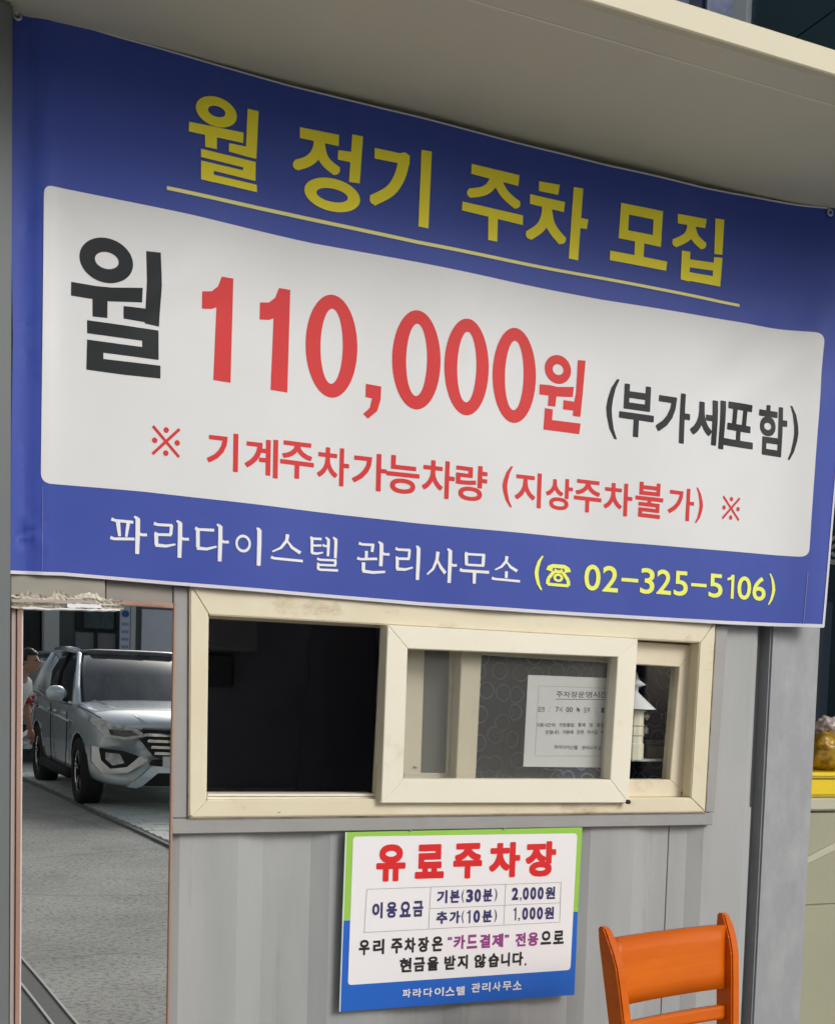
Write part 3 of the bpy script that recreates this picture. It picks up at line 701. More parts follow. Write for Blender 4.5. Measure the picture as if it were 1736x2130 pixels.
    lobj('number_plate', BX((-.26, 2.36, .49), (.26, 2.372, .60)), M_plate, car, bev=.004)
    # seats and wheel silhouettes are hidden by the dark glass; rear lamps
    for s in (-1, 1):
        lobj('rear_light', BX((s*.80 - .09, -2.26, .92), (s*.80 + .09, -2.12, 1.06)), mat('lamp_red', (0.4, 0.01, 0.01), 0.2) if s < 0 and 'lamp_red' not in bpy.data.materials else bpy.data.materials['lamp_red'], car, bev=.02)
    car.location = loc; car.rotation_euler = (0, 0, rz)
    return car
suv = make_car('parked_car', 'silver SUV with chrome grille bars parked on pale pavers, reflected large in the tall mirror', None, M_silver, (2.66, -11.75, 0.0), R(-3))
def copy_tree(o, parent=None, swap=None):
    c = o.copy(); C.objects.link(c); c.parent = parent
    if swap and c.type == 'MESH' and c.data.materials and c.data.materials[0] is swap[0]:
        c.data = c.data.copy(); c.data.materials[0] = swap[1]
    for ch in list(o.children): copy_tree(ch, c, swap)
    return c
car2 = copy_tree(suv, None, (M_silver, M_carwhite)); car2.location = (2.25, -17.4, 0.0); car2.rotation_euler = (0, 0, R(-1))
props(car2, 'white SUV parked behind the silver one, only its roof corner showing in the mirror', 'car', 'cars parked along the lane')
suv['group'] = 'cars parked along the lane'

# ------------------------------------------------------------------ person by the silver car
pe = bpy.data.objects.new('person', None); C.objects.link(pe)
props(pe, 'person in white top with red sleeve band and grey trousers, leaning beside the silver car', 'person')
def skin(name, verts, edges, rad, mt, root=0, lv=2):
    me = bpy.data.meshes.new(name); me.from_pydata(verts, edges, []); o = bpy.data.objects.new(name, me); C.objects.link(o); o.parent = pe
    md = o.modifiers.new('s', 'SKIN')
    for i, r in enumerate(rad):
        me.skin_vertices[0].data[i].radius = (r, r) if not isinstance(r, tuple) else r
    me.skin_vertices[0].data[root].use_root = True
    md.use_smooth_shade = True; subsurf(o, lv); bake(o); o.data.materials.clear(); o.data.materials.append(mt)
    for p in o.data.polygons: p.use_smooth = True
    return o
M_skin = mat('skin', (0.42, 0.24, 0.16), 0.5); M_hair = mat('black_hair', (0.012, 0.010, 0.009), 0.5)
M_shirt = mat('white_cloth', (0.68, 0.68, 0.64), 0.85); M_redc = mat('red_cloth', (0.45, 0.03, 0.04), 0.8)
M_trous = mat('pale_grey_cloth', (0.42, 0.46, 0.46), 0.85); M_shoe = mat('dark_leggings', (0.02, 0.022, 0.025), 0.7)
# local frame: +X is the direction the person leans to, Z up
bv = [(0, 0, .92), (.03, 0, 1.10), (.10, 0, 1.28), (.16, 0, 1.40), (.22, 0, 1.475), (.265, 0, 1.56),            # spine, neck, head base
      (0, .09, .86), (.02, .11, .48), (-.02, .12, .09), (.09, .13, .045), (0, -.09, .86), (.05, -.10, .48), (.0, -.11, .09), (.11, -.12, .045),
      (.15, .17, 1.37), (.13, .24, 1.12), (.17, .23, .90), (.19, .22, .84), (.15, -.17, 1.37), (.12, -.24, 1.12), (.17, -.23, .90), (.19, -.22, .84)]
be = [(0,1),(1,2),(2,3),(3,4),(4,5),(0,6),(6,7),(7,8),(8,9),(0,10),(10,11),(11,12),(12,13),(3,14),(14,15),(15,16),(16,17),(3,18),(18,19),(19,20),(20,21)]
br = [(.13,.15),(.12,.14),(.13,.16),(.10,.13),.055,.06,.09,.062,.045,.04,.09,.062,.045,.04,.06,.042,.032,.028,.06,.042,.032,.028]
skin('body', bv, be, br, M_skin)
skin('shirt', [(0, 0, .96), (.035, 0, 1.10), (.10, 0, 1.28), (.155, 0, 1.40), (.15, .16, 1.375), (.135, .225, 1.20), (.15, -.16, 1.375), (.135, -.225, 1.20), (.185, 0, 1.445)],
     [(0,1),(1,2),(2,3),(3,4),(4,5),(3,6),(6,7),(3,8)], [(.155,.18),(.15,.17),(.155,.185),(.125,.155),.078,.07,.078,.07,.07], M_shirt)
skin('sleeve_band', [(.138, -.217, 1.235), (.128, -.236, 1.13)], [(0,1)], [.080,.074], M_redc, lv=1)
skin('sleeve_band', [(.138, .217, 1.235), (.128, .236, 1.13)], [(0,1)], [.080,.074], M_redc, lv=1)
skin('trousers', [(0, 0, .95), (0, .09, .84), (.02, .11, .60), (.0, .115, .38), (0, -.09, .84), (.045, -.10, .60), (.03, -.105, .38)],
     [(0,1),(1,2),(2,3),(0,4),(4,5),(5,6)], [(.15,.17),.115,.095,.085,.115,.095,.085], M_trous)
for s in (-1, 1):
    skin('boot', [(.02, s*.112, .34), (-.01, s*.115, .10), (.02, s*.12, .05), (.14, s*.13, .04)], [(0,1),(1,2),(2,3)], [.07,.058,.05,.04], M_shoe, lv=1)
bm = bmesh.new(); bmesh.ops.create_uvsphere(bm, u_segments=24, v_segments=16, radius=1)
for v in bm.verts:
    x_, y_, z_ = v.co; v.co = Vector((.30 + x_*.098 + (.012 if x_ > .85 and abs(z_) < .25 else 0), y_*.075, 1.605 + z_*.118 - .02*max(0, x_)))
hd = lobj('head', bm, M_skin, pe, smooth=True)
bm = bmesh.new(); tube(bm, [(.385, 0, 1.625), (.415, 0, 1.588), (.392, 0, 1.578)], [.010, .015, .010], 8); o = obj('nose', bm, M_skin, None, smooth=True); o.parent = hd
for s in (-1, 1):
    bm = bmesh.new(); bmesh.ops.create_uvsphere(bm, u_segments=10, v_segments=8, radius=.012)
    for v in bm.verts: v.co += Vector((.382, s*.030, 1.615))
    o = obj('eye', bm, M_hair, None); o.parent = hd
    bm = bmesh.new(); bmesh.ops.create_uvsphere(bm, u_segments=10, v_segments=8, radius=1)
    for v in bm.verts: v.co = Vector((.295 + v.co.x*.018, s*.077 + v.co.y*.010, 1.60 + v.co.z*.03))
    o = obj('ear', bm, M_skin, None); o.parent = hd
bm = bmesh.new(); bmesh.ops.create_uvsphere(bm, u_segments=24, v_segments=16, radius=1)
for v in bm.verts:
    x_, y_, z_ = v.co; v.co = Vector((.283 + x_*.108, y_*.090, 1.638 + z_*.112))
    if x_ > .45 and z_ < .35: v.co.x -= .055
    v.co += Vector((random.uniform(-.006, .006), random.uniform(-.006, .006), random.uniform(-.006, .006)))
lobj('hair', bm, M_hair, pe, smooth=True)
for s in (-1, 1):     # hands: palm with five fingers
    p0 = Vector((.19, s*.22, .84))
    dr = Vector((.15, 0, -.98)).normalized(); sd = Vector((0, 1, 0))
    bm = bmesh.new(); tube(bm, [p0 - dr*.02, p0 + dr*.03, p0 + dr*.08], [.026, .036, .034], 10)
    for k in range(4):
        q = p0 + dr*.075 + sd*(-.027 + .018*k); ln = (.055, .068, .072, .060)[k]
        tube(bm, [q, q + dr*ln*.5 + Vector((.006, 0, 0)), q + dr*ln + Vector((-.012, 0, 0))], [.0085, .008, .0065], 6)
    q = p0 + dr*.02 + sd*(-s*.03); tube(bm, [q, q + dr*.03 - sd*s*.022, q + dr*.058 - sd*s*.028], [.011, .010, .008], 6)
    lobj('hand', bm, M_skin, pe, smooth=True)
pe.location = (1.04, -10.05, 0); pe.rotation_euler = (0, 0, R(35)); pe.scale = (0.94,)*3

# ------------------------------------------------------------------ booth
XL, XR, YB, ZT = 0.10, 2.46, 2.4, 2.99
booth = empty('parking_booth', (1.3, 0.0, 0.0), 'grey corrugated steel parking booth with a cream sliding window', 'booth')
WX0, WX1, WZ0, WZ1 = 0.70, 2.255, 1.135, 1.69          # window hole in the wall
def corr(x):
    p = (x - 0.08) % 0.40
    if p < .13: return 0.0
    if p < .20: return -(p - .13) / .05 * .015 if p < .18 else -.015
    if p < .33: return -.015
    return -.015 + (p - .33) / .07 * .015
def wall_piece(x0, x1, z0, z1, nm='wall_panel', f=corr, y=0.0):
    bm = bmesh.new(); xs = [x0]
    brk = [0, .13, .18, .33]
    k = -1
    while True:
        done = False
        for b in brk:
            x = .08 + k*.40 + b
            if x > x1: done = True; break
            if x > x0 + .002 and x < x1 - .002: xs.append(x)
        if done: break
        k += 1
    xs.append(x1); nz = max(2, int((z1 - z0) / .12)); cols = []
    for x in xs:
        cols.append([bm.verts.new((x, y + f(x), z0 + (z1 - z0) * j / nz)) for j in range(nz + 1)])
    for i in range(len(cols)-1):
        for j in range(nz): bm.faces.new((cols[i][j], cols[i+1][j], cols[i+1][j+1], cols[i][j+1]))
    r = bmesh.ops.extrude_face_region(bm, geom=bm.faces[:])
    for v in [g for g in r['geom'] if isinstance(g, bmesh.types.BMVert)]: v.co.y = y + .03
    bmesh.ops.recalc_face_normals(bm, faces=bm.faces)
    return obj(nm, bm, M_wall, booth)
pxj = at(1383, 1900).x
wall_piece(at(352, 1800).x, pxj - .002, 0.05, WZ0)
wall_piece(pxj + .002, at(1552, 1800).x, 0.05, WZ0)
wall_piece(WX1, at(1560, 1500).x, WZ0, ZT - .02)
wall_piece(XL, WX0, WZ0, ZT - .02)
wall_piece(WX0, WX1, WZ1, ZT - .02)
wall_piece(XL, at(352, 1800).x, 0.05, WZ0)
# dark recess between sheet wall and corner pillar
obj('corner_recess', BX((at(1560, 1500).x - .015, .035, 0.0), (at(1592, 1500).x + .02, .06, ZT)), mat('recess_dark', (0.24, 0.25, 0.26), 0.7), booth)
bm = bmesh.new(); box(bm, (at(1590, 1500).x, -.012, 0.0), (at(1692, 1500).x, .15, ZT)); obj('corner_post', bm, M_pillar, booth, bev=.006, seg=2)
bm = bmesh.new(); box(bm, (at(1562, 1500).x, .0, 0.0), (at(1567, 1500).x, .04, ZT - .03)); obj('edge_flashing', bm, M_steel, booth)
obj('side_wall', BX((at(1592, 1500).x + .05, .15, 0.0), (at(1592, 1500).x + .10, YB, ZT)), M_wall, booth)
obj('side_wall', BX((XL, .035, 0.0), (XL + .05, YB, ZT)), M_wall, booth)
obj('rear_wall', BX((XL + .05, YB - .05, 0.0), (at(1592, 1500).x + .05, YB, ZT)), M_wall, booth)
obj('floor', BX((XL + .05, .04, 0.0), (at(1592, 1500).x + .05, YB - .05, 0.06)), M_dark, booth)
obj('ceiling', BX((XL + .05, .04, 2.35), (at(1592, 1500).x + .05, YB - .05, 2.40)), M_dark, booth)
obj('roof', BX((XL, .0, ZT + .06), (at(1592, 1500).x + .12, YB, ZT + .12)), M_canopy, booth)
# interior lining
obj('lining', BX((XL + .052, YB - .07, .06), (2.55, YB - .052, 2.35)), M_dark, booth)
obj('lining', BX((XL + .052, .05, .06), (XL + .07, YB - .08, 2.35)), M_dark, booth)
obj('lining', BX((2.50, .09, .06), (2.54, YB - .08, 2.35)), M_dark, booth)

# steel surround of the window
def bar(nm, px, y0, y1, mt, par=booth, bev=.002):
    bm = bmesh.new(); pprism(bm, px, y0, y1); return obj(nm, bm, mt, par, bev=bev)
bar('window_surround', [(361, 1218), (394, 1221), (390, 1702), (358, 1702)], -.035, .02, M_steel)
bar('window_surround', [(358, 1703.5), (1466, 1691.5), (1483, 1692), (1482, 1716.5), (358, 1735.5)], -.037, .02, M_steel)
bar('window_surround', [(1489, 1300), (1514, 1302), (1486, 1690), (1467, 1690)], -.033, .02, M_steel)
# cream outer frame (mitred)
FO = [(395, 1215), (1489, 1290), (1466.5, 1690), (393, 1701.5)]
FI = [(434.5, 1279.5), (1455, 1337), (1436, 1660), (430, 1664)]
frm = None
for i in range(4):
    j = (i + 1) % 4
    bm = bmesh.new(); pprism(bm, [FO[i], FO[j], FI[j], FI[i]], -.045, .09)
    o = obj('window_frame', bm, M_cream, booth, bev=.003, seg=2)
# bottom rail lip
bar('sill', [(432, 1651.5), (780, 1651.5), (780, 1663.5), (431, 1664.5)], -.018, .05, M_cream2, bev=.001)
bar('sill', [(431, 1663), (1436, 1659), (1436, 1662), (431, 1666)], -.02, .06, M_cream3, bev=0)
def sash(nm, O, I, y0, y1, mt, gl_mat, glass_y):
    e = obj(nm, BX((0, 0, 0), (0.001, 0.001, 0.001)), mt, booth); bpy.data.meshes.remove(e.data)
    return None
def make_sash(O, I, y0, y1, mt, gmat, gy, label):
    bm = bmesh.new()
    for i in range(4):
        j = (i + 1) % 4; b2 = bmesh.new(); pprism(b2, [O[i], O[j], I[j], I[i]], y0, y1)
        bmesh.ops.bevel(b2, geom=list(b2.edges), offset=.002, segments=1, affect='EDGES')
        me = bpy.data.meshes.new('tmp'); b2.to_mesh(me); b2.free(); bm.from_mesh(me); bpy.data.meshes.remove(me)
    s = obj('sash', bm, mt, booth); s['label'] = label
    g = bmesh.new(); ins = 2
    pts = [at(u + du, v + dv_, gy) for (u, v), (du, dv_) in zip(I, ((-6, -6), (10, -6), (10, 6), (-6, 6)))]
    prism(g, pts, (0, .003, 0)); go_ = obj('pane', g, gmat, None); go_.parent = s
    return s
make_sash([(806, 1300), (1326.5, 1329), (1306.5, 1670.5), (792.5, 1671)], [(848, 1349.5), (1284.5, 1366.8), (1268.5, 1622), (838.5, 1621)], -.066, -.012, M_cream2, M_glass, -.028, 'front sliding sash with notice behind its hazy pane')
# edge channel on the sash's left side
bar('sash_channel', [(800, 1304), (805.5, 1304), (792, 1668), (781, 1665)], -.030, .0, M_cream3, bev=.001)
bm = bmesh.new(); c_ = at(1306, 1668.5, -.068); lathe(bm, [(.0001, -.006), (.006, -.005), (.007, .004), (.0001, .006)], 0, 0, 12, 'Z')
for v in bm.verts: v.co = Vector((c_.x + v.co.x, c_.y + v.co.z, c_.z + v.co.y))
obj('latch', bm, M_black, booth)
make_sash([(962, 1310), (1449, 1343), (1432, 1657), (946, 1662)], [(1002, 1362), (1413, 1387.5), (1393, 1622), (989, 1622)], .0, .045, M_cream3, M_glass2, .02, 'rear sliding sash, weathered cream plastic')
bar('interlock_seal', [(1449, 1343), (1453, 1343), (1435, 1657), (1432, 1657)], .02, .04, M_black, bev=0)
# inner frame strip and insect screen seen through the front pane
bar('inner_stile', [(838, 1335), (884, 1337), (874, 1640), (828, 1640)], .055, .085, M_cream3)
bar('insect_screen', [(884, 1340), (942, 1342), (932, 1612), (874, 1610)], .06, .064, mat('screen_grey', (0.12, 0.12, 0.115), 0.8), bev=0)
bar('inner_stile', [(938, 1340), (968, 1342), (952, 1640), (928, 1640)], .05, .09, M_cream3)
bar('inner_rail', [(840, 1608), (945, 1609), (945, 1626), (838, 1626)], .05, .08, M_cream3)
# grime spots on frame corners
for k_, (u, v, r, y_) in enumerate(((862, 1597, .0065, .054), (1421, 1650, .009, -.0015), (396, 1698, .006, -.0465), (1098, 1243, .010, -.0465), (783, 1662, .006, -.031), (580, 1690, .004, -.0465))):
    c_ = at(u, v, y_); random.seed(40 + k_); pl_ = []
    for q in range(14):
        a_ = 2*math.pi*q/14; rr_ = r * random.uniform(.35, 1.15); pl_.append((c_.x + rr_*1.5*math.cos(a_), c_.z + rr_*.7*math.sin(a_)))
    bm = bmesh.new(); fill(bm, [pl_], y_ - .0008); obj('grime', bm, M_dirt, booth)
M_gapshade = mat('brown_gap_shade', (0.13, 0.095, 0.06), 0.9, col2=(0.28, 0.24, 0.18), scale=20, amt=.8)  # rusty brown that paints the shade in the gap round the frame
bar('gap_shade', [(392, 1701.5), (1466.5, 1689.6), (1466.5, 1692.5), (391, 1704.8)], -.040, -.01, M_gapshade, bev=0)
bar('gap_shade', [(392.6, 1216), (395, 1216), (392.8, 1703), (390.4, 1704)], -.040, -.01, M_gapshade, bev=0)
bar('gap_shade', [(1489, 1291), (1491, 1291), (1468.2, 1690), (1466.4, 1690)], -.040, -.01, M_gapshade, bev=0)
bar('track_groove', [(433, 1656.5), (779, 1656.5), (779, 1658), (433, 1658)], -.0192, .0, M_gapshade, bev=0)

# interior fittings dimly visible
it = empty('wall_box', (0.95, 2.2, 1.6), 'small dark grey box high on the dim rear wall inside the open window', 'box')
p = at(492, 1300, 2.0); obj('case', BX((p.x - .12, 2.15, p.z - .10), (p.x + .14, 2.32, p.z + .10)), M_dark2, it, bev=.01)
p = at(480, 1395, 2.0); obj('screen', BX((p.x - .09, 2.28, p.z - .07), (p.x + .09, 2.32, p.z + .08)), mat('screen_dim', (.3, .31, .33), .6), it, bev=.01)
obj('rail', BX((p.x - .10, 2.29, p.z - .55), (p.x + 1.3, 2.32, p.z - .52)), M_dark2, it)
ct = empty('coat', (2.1, 2.0, 1.3), 'dark coat hanging deep inside the booth behind the open window', 'coat')
p = at(745, 1450, 1.9); bm = bmesh.new()
prof = [(.05, .42), (.13, .38), (.16, .20), (.15, .0), (.19, -.25), (.20, -.45)]
rings = []
for r, h in prof:
    rings.append([bm.verts.new((p.x + r*math.cos(2*math.pi*k/20)*(1 + .08*math.sin(5*k)), 2.1 + .5*r*math.sin(2*math.pi*k/20), p.z + h)) for k in range(20)])
for i in range(len(rings)-1):
    for k in range(20): bm.faces.new((rings[i][k], rings[i][(k+1) % 20], rings[i+1][(k+1) % 20], rings[i+1][k]))
bm.faces.new(rings[0]); bm.faces.new(rings[-1][::-1])
obj('cloth', bm, mat('dark_cloth', (0.38, 0.38, 0.42), 0.9), ct, smooth=True)

# curtain behind the rear sash
cu = bmesh.new(); x0, x1 = at(985, 1450, .13).x, at(1470, 1450, .13).x + .1; nx = 60
cols = []
for i in range(nx + 1):
    x = x0 + (x1 - x0) * i / nx
    cols.append([cu.verts.new((x, .17 + .012 * math.sin(x * 30) + .006 * math.sin(x * 71), z)) for z in (1.0, 1.25, 1.5, 1.80)])
for i in range(nx):
    for j in range(3): cu.faces.new((cols[i][j], cols[i+1][j], cols[i+1][j+1], cols[i][j+1]))
r = bmesh.ops.extrude_face_region(cu, geom=cu.faces[:])
for v in [g for g in r['geom'] if isinstance(g, bmesh.types.BMVert)]: v.co.y += .003
co2 = obj('curtain', cu, M_curtain, smooth=True); props(co2, 'navy curtain with grey ring print hanging behind the right window panes', 'curtain')

# notice paper inside the hazy pane
YN = -.006
nb = empty('paper_notice', at(1170, 1590, YN), 'white paper notice with small black text taped behind the hazy window pane', 'notice')
def flatmesh(name, polys, y, mt, parent):
    bm = bmesh.new(); fill(bm, polys, y); return obj(name, bm, mt, parent)
bm = bmesh.new(); pprism(bm, [(1098, 1404), (1272, 1411), (1262, 1597), (1088, 1595)], YN, YN + .0015)
obj('sheet', bm, M_paper, nb)
def frame_polys(px, w_, y):
    o = [at(u, v, y) for u, v in px]; q = [(p.x, p.z) for p in o]; out = []
    for i in range(len(q)): out += sweep([q[i], q[(i+1) % len(q)]], w_)
    return out
flatmesh('border', frame_polys([(1120, 1427), (1268, 1432), (1262, 1573), (1112, 1573)], .0012, YN), YN - .0008, M_inkg, nb)
def textrow(s, x0, x1, yl, yr, h, fat, y, rel=.94):
    """characters spread over a survey span; spaces keep their room"""
    n_ = len(s); sp = []
    for i, ch in enumerate(s):
        if ch == ' ': continue
        a = x0 + (x1 - x0) * i / n_; b = a + (x1 - x0) / n_ * rel; yy = yl + (yr - yl) * i / n_
        hh = h
        if ch in ':.·': a += (b - a) * .35; b = a + (b - a) * .3
        sp.append((ch, a, b, yy, yy + hh))
    return letters(sp, fat, y)
rows_ = []
rows_.append(textrow('주차장운영시간', 1156, 1262, 1438, 1439, 13, .012, YN))
rows_.append([[(p.x, p.z) for p in (at(1155, 1454, YN), at(1258, 1455, YN), at(1258, 1456, YN), at(1155, 1455.2, YN))]])
rows_.append(textrow('오전 : 7시 00 ~ 오후 : 11', 1118, 1264, 1470, 1472, 11, .012, YN))
rows_.append(textrow('이용시간외 차량출입 통제 및 출입문', 1115, 1264, 1504, 1504, 8.5, .012, YN))
rows_.append(textrow('닫힘니다 이용에 만전 하시길 바랍', 1134, 1264, 1519, 1519, 8.5, .012, YN))
rows_.append(textrow('파라다이스텔 관리사무소', 1152, 1250, 1550, 1552, 8.5, .012, YN))
for tx in rows_: flatmesh('lettering', tx, YN - .0008, M_ink, nb)

# pagoda-like ornament between the sashes
orn = empty('pagoda_ornament', at(1330, 1620, .09), 'cream pagoda-shaped ornament with a flared roof behind the narrow right pane', 'ornament')
oc = at(1322, 1500, .09); ox, oy = oc.x - .01, .088
def Z(v): return at(1335, v, .088).z
bm = bmesh.new(); lathe(bm, [(.034, Z(1580)), (.034, Z(1548)), (.031, Z(1545)), (.031, Z(1482)), (.038, Z(1478))], ox, oy, 12); obj('tower', bm, M_cream2, orn)
bm = bmesh.new(); lathe(bm, [(.066, Z(1476)), (.064, Z(1474)), (.022, Z(1448)), (.010, Z(1440))], ox, oy, 24); bmesh.ops.holes_fill(bm, edges=bm.edges); obj('roof', bm, M_pwhite, orn, smooth=True)
bm = bmesh.new(); lathe(bm, [(.010, Z(1442)), (.012, Z(1430)), (.020, Z(1428)), (.034, Z(1425)), (.012, Z(1414)), (.006, Z(1402)), (.0001, Z(1396))], ox, oy, 16); obj('finial', bm, M_pwhite, orn, smooth=True)
for v, w_ in ((1512, .047), (1532, .045)):
    bm = bmesh.new(); lathe(bm, [(.031, Z(v)), (.034, Z(v) + .004), (.031, Z(v) + .008)], ox, oy, 12); obj('ledge', bm, M_cream3, orn)
bm = bmesh.new(); lathe(bm, [(.004, Z(1498)), (.009, Z(1494)), (.011, Z(1488)), (.003, Z(1482))], ox + .048, oy, 10); obj('bell', bm, M_metal, orn)
bm = bmesh.new(); lathe(bm, [(.0001, Z(1528)), (.008, Z(1526)), (.009, Z(1515)), (.003, Z(1510))], ox + .046, oy, 10); obj('bell', bm, M_metal, orn)
sh = empty('glass_shelf', at(1360, 1582, .1), 'thin shelf with a tan box inside the narrow right pane', 'shelf')
obj('board', BX((at(1306, 1580, .08).x, .06, Z(1583)), (at(1410, 1580, .08).x, .15, Z(1578))), mat('shelf_pale', (0.45, 0.47, 0.45), 0.3), sh)
bx = empty('tan_box', at(1375, 1575, .12), 'small tan box on the thin shelf behind the narrow right pane', 'box')
obj('carton', BX((at(1345, 1560, .12).x, .12, Z(1577.5)), (at(1385, 1560, .12).x, .15, Z(1552))), mat('tan_card', (0.20, 0.17, 0.11), 0.8), bx, bev=.003)
obj('lid', BX((at(1340, 1540, .12).x, .115, Z(1551)), (at(1388, 1540, .12).x, .155, Z(1540))), mat('olive_card', (0.10, 0.10, 0.075), 0.8), bx, bev=.003)

# ------------------------------------------------------------------ banner
ban = empty('banner', at(868, 1260, BY), 'large blue vinyl banner with white panel and Korean parking text across the booth front', 'banner')
TOP = [(20, 8), (60, 19), (125, 36), (180, 54.5), (250, 78), (353/1.0, 112), (440, 140), (526, 166), (620, 191), (721, 217)]
TOP = [(22, 7.5), (75, 23), (125, 37.5), (185, 59), (245, 77.5), (310, 95), (365, 110), (430, 128), (500, 147), (600, 175), (700, 201), (800, 227), (868, 243), (968, 268), (1068, 293), (1168, 318), (1268, 345), (1368, 367), (1468, 390), (1568, 408), (1650, 425), (1713, 437)]
BOT = [(22, 1193), (60, 1194), (90, 1196), (130, 1197), (250, 1207), (365, 1217), (600, 1236), (868, 1258.5), (1100, 1274), (1300, 1286), (1500, 1298), (1703, 1306)]
def ipl(L, x):
    if x <= L[0][0]: return L[0][1]
    for (a, b), (c_, d) in zip(L, L[1:]):
        if x <= c_: return b + (d - b) * (x - a) / (c_ - a)
    (a, b), (c_, d) = L[-2], L[-1]
    return d + (d - b) / (c_ - a) * (x - c_)
right = [(1776, 443), (1736, 919), (1704, 1305.5)]
left = [(22, 1193), (24, 900), (27, 700), (24, 500), (19, 300), (17, 150), (20, 40)]
outl = TOP + right + BOT[-2::-1] + left[1:]
relief_mesh('cloth', [wallpoly(outl, BY)], M_vblue, ban, 0.0)
# white panel with round corners
def rr(px, rad):
    out = []
    n_ = len(px)
    for i in range(n_):
        p, a, b = Vector(px[i]), Vector(px[i-1]), Vector(px[(i+1) % n_])
        r_ = rad[i]
        if r_ == 0: out.append(tuple(p)); continue
        s0 = p + (a - p).normalized() * r_; s1 = p + (b - p).normalized() * r_
        for k in range(7):
            t = k / 6; q = s0 * (1-t)**2 + p * 2*t*(1-t) + s1 * t*t; out.append(tuple(q))
    return out
pan = rr([(91, 383), (400, 448), (650, 505), (868, 546), (1248, 623), (1704, 697), (1690, 920), (1675, 1160), (1300, 1129), (868, 1089), (500, 1046), (300, 1023), (85, 1004), (88, 700)],
         [22, 0, 0, 0, 0, 20, 0, 18, 0, 0, 0, 0, 22, 0])
relief_mesh('white_panel', [wallpoly(pan, BY)], M_vwhite, ban, 0.0011)
def strip(L, w0, w1=None, dx=0):
    w1 = w0 if w1 is None else w1
    a = [(u, v - w0) for u, v in L]; b = [(u, v + w1) for u, v in L][::-1]; return a + b
relief_mesh('hem', [wallpoly(strip(TOP[:] , .5, 3.2), BY)], M_hemg, ban, 0.0018)
relief_mesh('hem', [wallpoly(strip(BOT, 6.5, .5), BY)], M_hem, ban, 0.0018)
relief_mesh('hem', [wallpoly([(1733, 919), (1737, 919), (1704.5, 1305), (1699.5, 1305)], BY), wallpoly([(1773, 443), (1777, 443), (1737, 919), (1733, 919)], BY)], M_hemg, ban, 0.0018)
relief_mesh('weld_seam', [wallpoly([(88.5, 1012), (90, 1012), (88.3, 1188), (86.8, 1188)], BY)], M_seam, ban, 0.0015)
relief_mesh('weld_seam', [wallpoly([(69, 30), (70.2, 30), (71.2, 380), (70, 380)], BY)], mat('seam_faint', (0.09, 0.14, 0.40), .5), ban, 0.0015)
relief_mesh('weld_seam', [wallpoly([(1672, 1190), (1673.5, 1190), (1664, 1300), (1662.5, 1300)], BY)], M_seam, ban, 0.0015)
relief_mesh('underline', [wallpoly([(346, 388), (600, 441), (868, 501), (1200, 566), (1538, 632), (1538, 638), (1200, 572.5), (868, 508.5), (600, 449), (346, 396)], BY)], M_ppale, ban, 0.0018)
def traced(ox, oy, sc, items):
    """outlines surveyed in an enlarged view (origin ox, oy in full pixels, sc view pixels per full pixel)"""
    out = []
    def q(p): return ((ox + p[0] / sc) / 1.44240, (oy + p[1] / sc) / 1.44240)
    for it in items:
        if it[0] == 'o':                      # sheared ring: centre, radii, inner centre, inner radii, shear
            _, cx, cy, rx, ry, ix, iy, jx, jy, k_ = it; N = 48
            for i in range(N):
                a, b = 2*math.pi*i/N, 2*math.pi*(i+1)/N
                f = lambda X, Y, A, B, t: (X + A*math.cos(t), Y + B*math.sin(t) + k_*A*math.cos(t))
                out.append([f(cx, cy, rx, ry, a), f(cx, cy, rx, ry, b), f(ix, iy, jx, jy, b), f(ix, iy, jx, jy, a)])
        elif it[0] == 's': out += sweep(smooth(it[1]), it[2])
        else: out.append(it)
    return [wallpoly([q(p) for p in poly], BY) for poly in out]
def smooth(pts, n=4):
    out = []
    for i in range(len(pts) - 1):
        p0 = pts[max(i-1, 0)]; p1 = pts[i]; p2 = pts[i+1]; p3 = pts[min(i+2, len(pts)-1)]
        for k in range(n):
            t = k / n
            out.append(tuple(.5 * (2*b + (c-a)*t + (2*a - 5*b + 4*c - d)*t*t + (3*b - a - 3*c + d)*t**3) for a, b, c, d in zip(p0, p1, p2, p3)))
    out.append(pts[-1]); return out
T1 = traced(550, 270, 6.656, [('o', 655, 435, 412, 300, 662, 430, 175, 108, .22), [(110,640),(1200,845),(1195,1055),(100,835)], [(425,860),(665,940),(665,1185),(430,1140)],
  [(1285,365),(1505,415),(1460,1370),(1240,1320)], [(910,1060),(1260,1125),(1250,1320),(905,1228)],
  [(345,1180),(1447,1430),(1445,1600),(345,1345)], [(1192,1375),(1447,1430),(1440,1810),(1190,1755)], [(345,1415),(1440,1655),(1440,1812),(345,1560)], [(345,1415),(600,1470),(600,1850),(345,1790)], [(345,1640),(1465,1885),(1475,2035),(345,1790)]])
T1 += traced(860, 350, 3.858, [[(155,115),(605,210),(600,340),(155,240)], ('s', [(375,240),(372,340),(325,445),(240,515),(113,555)], 128), ('s', [(385,300),(410,440),(470,540),(582,632)], 112),
  [(755,205),(878,232),(840,775),(718,755)], [(595,385),(750,410),(740,530),(590,495)], ('o', 526, 903, 319, 192, 525, 907, 180, 77, .2),
  [(1010,365),(1415,455),(1410,570),(1010,490)], ('s', [(1345,460),(1330,600),(1275,750),(1175,875),(983,975)], 132), [(1550,390),(1670,410),(1630,1300),(1515,1275)]])
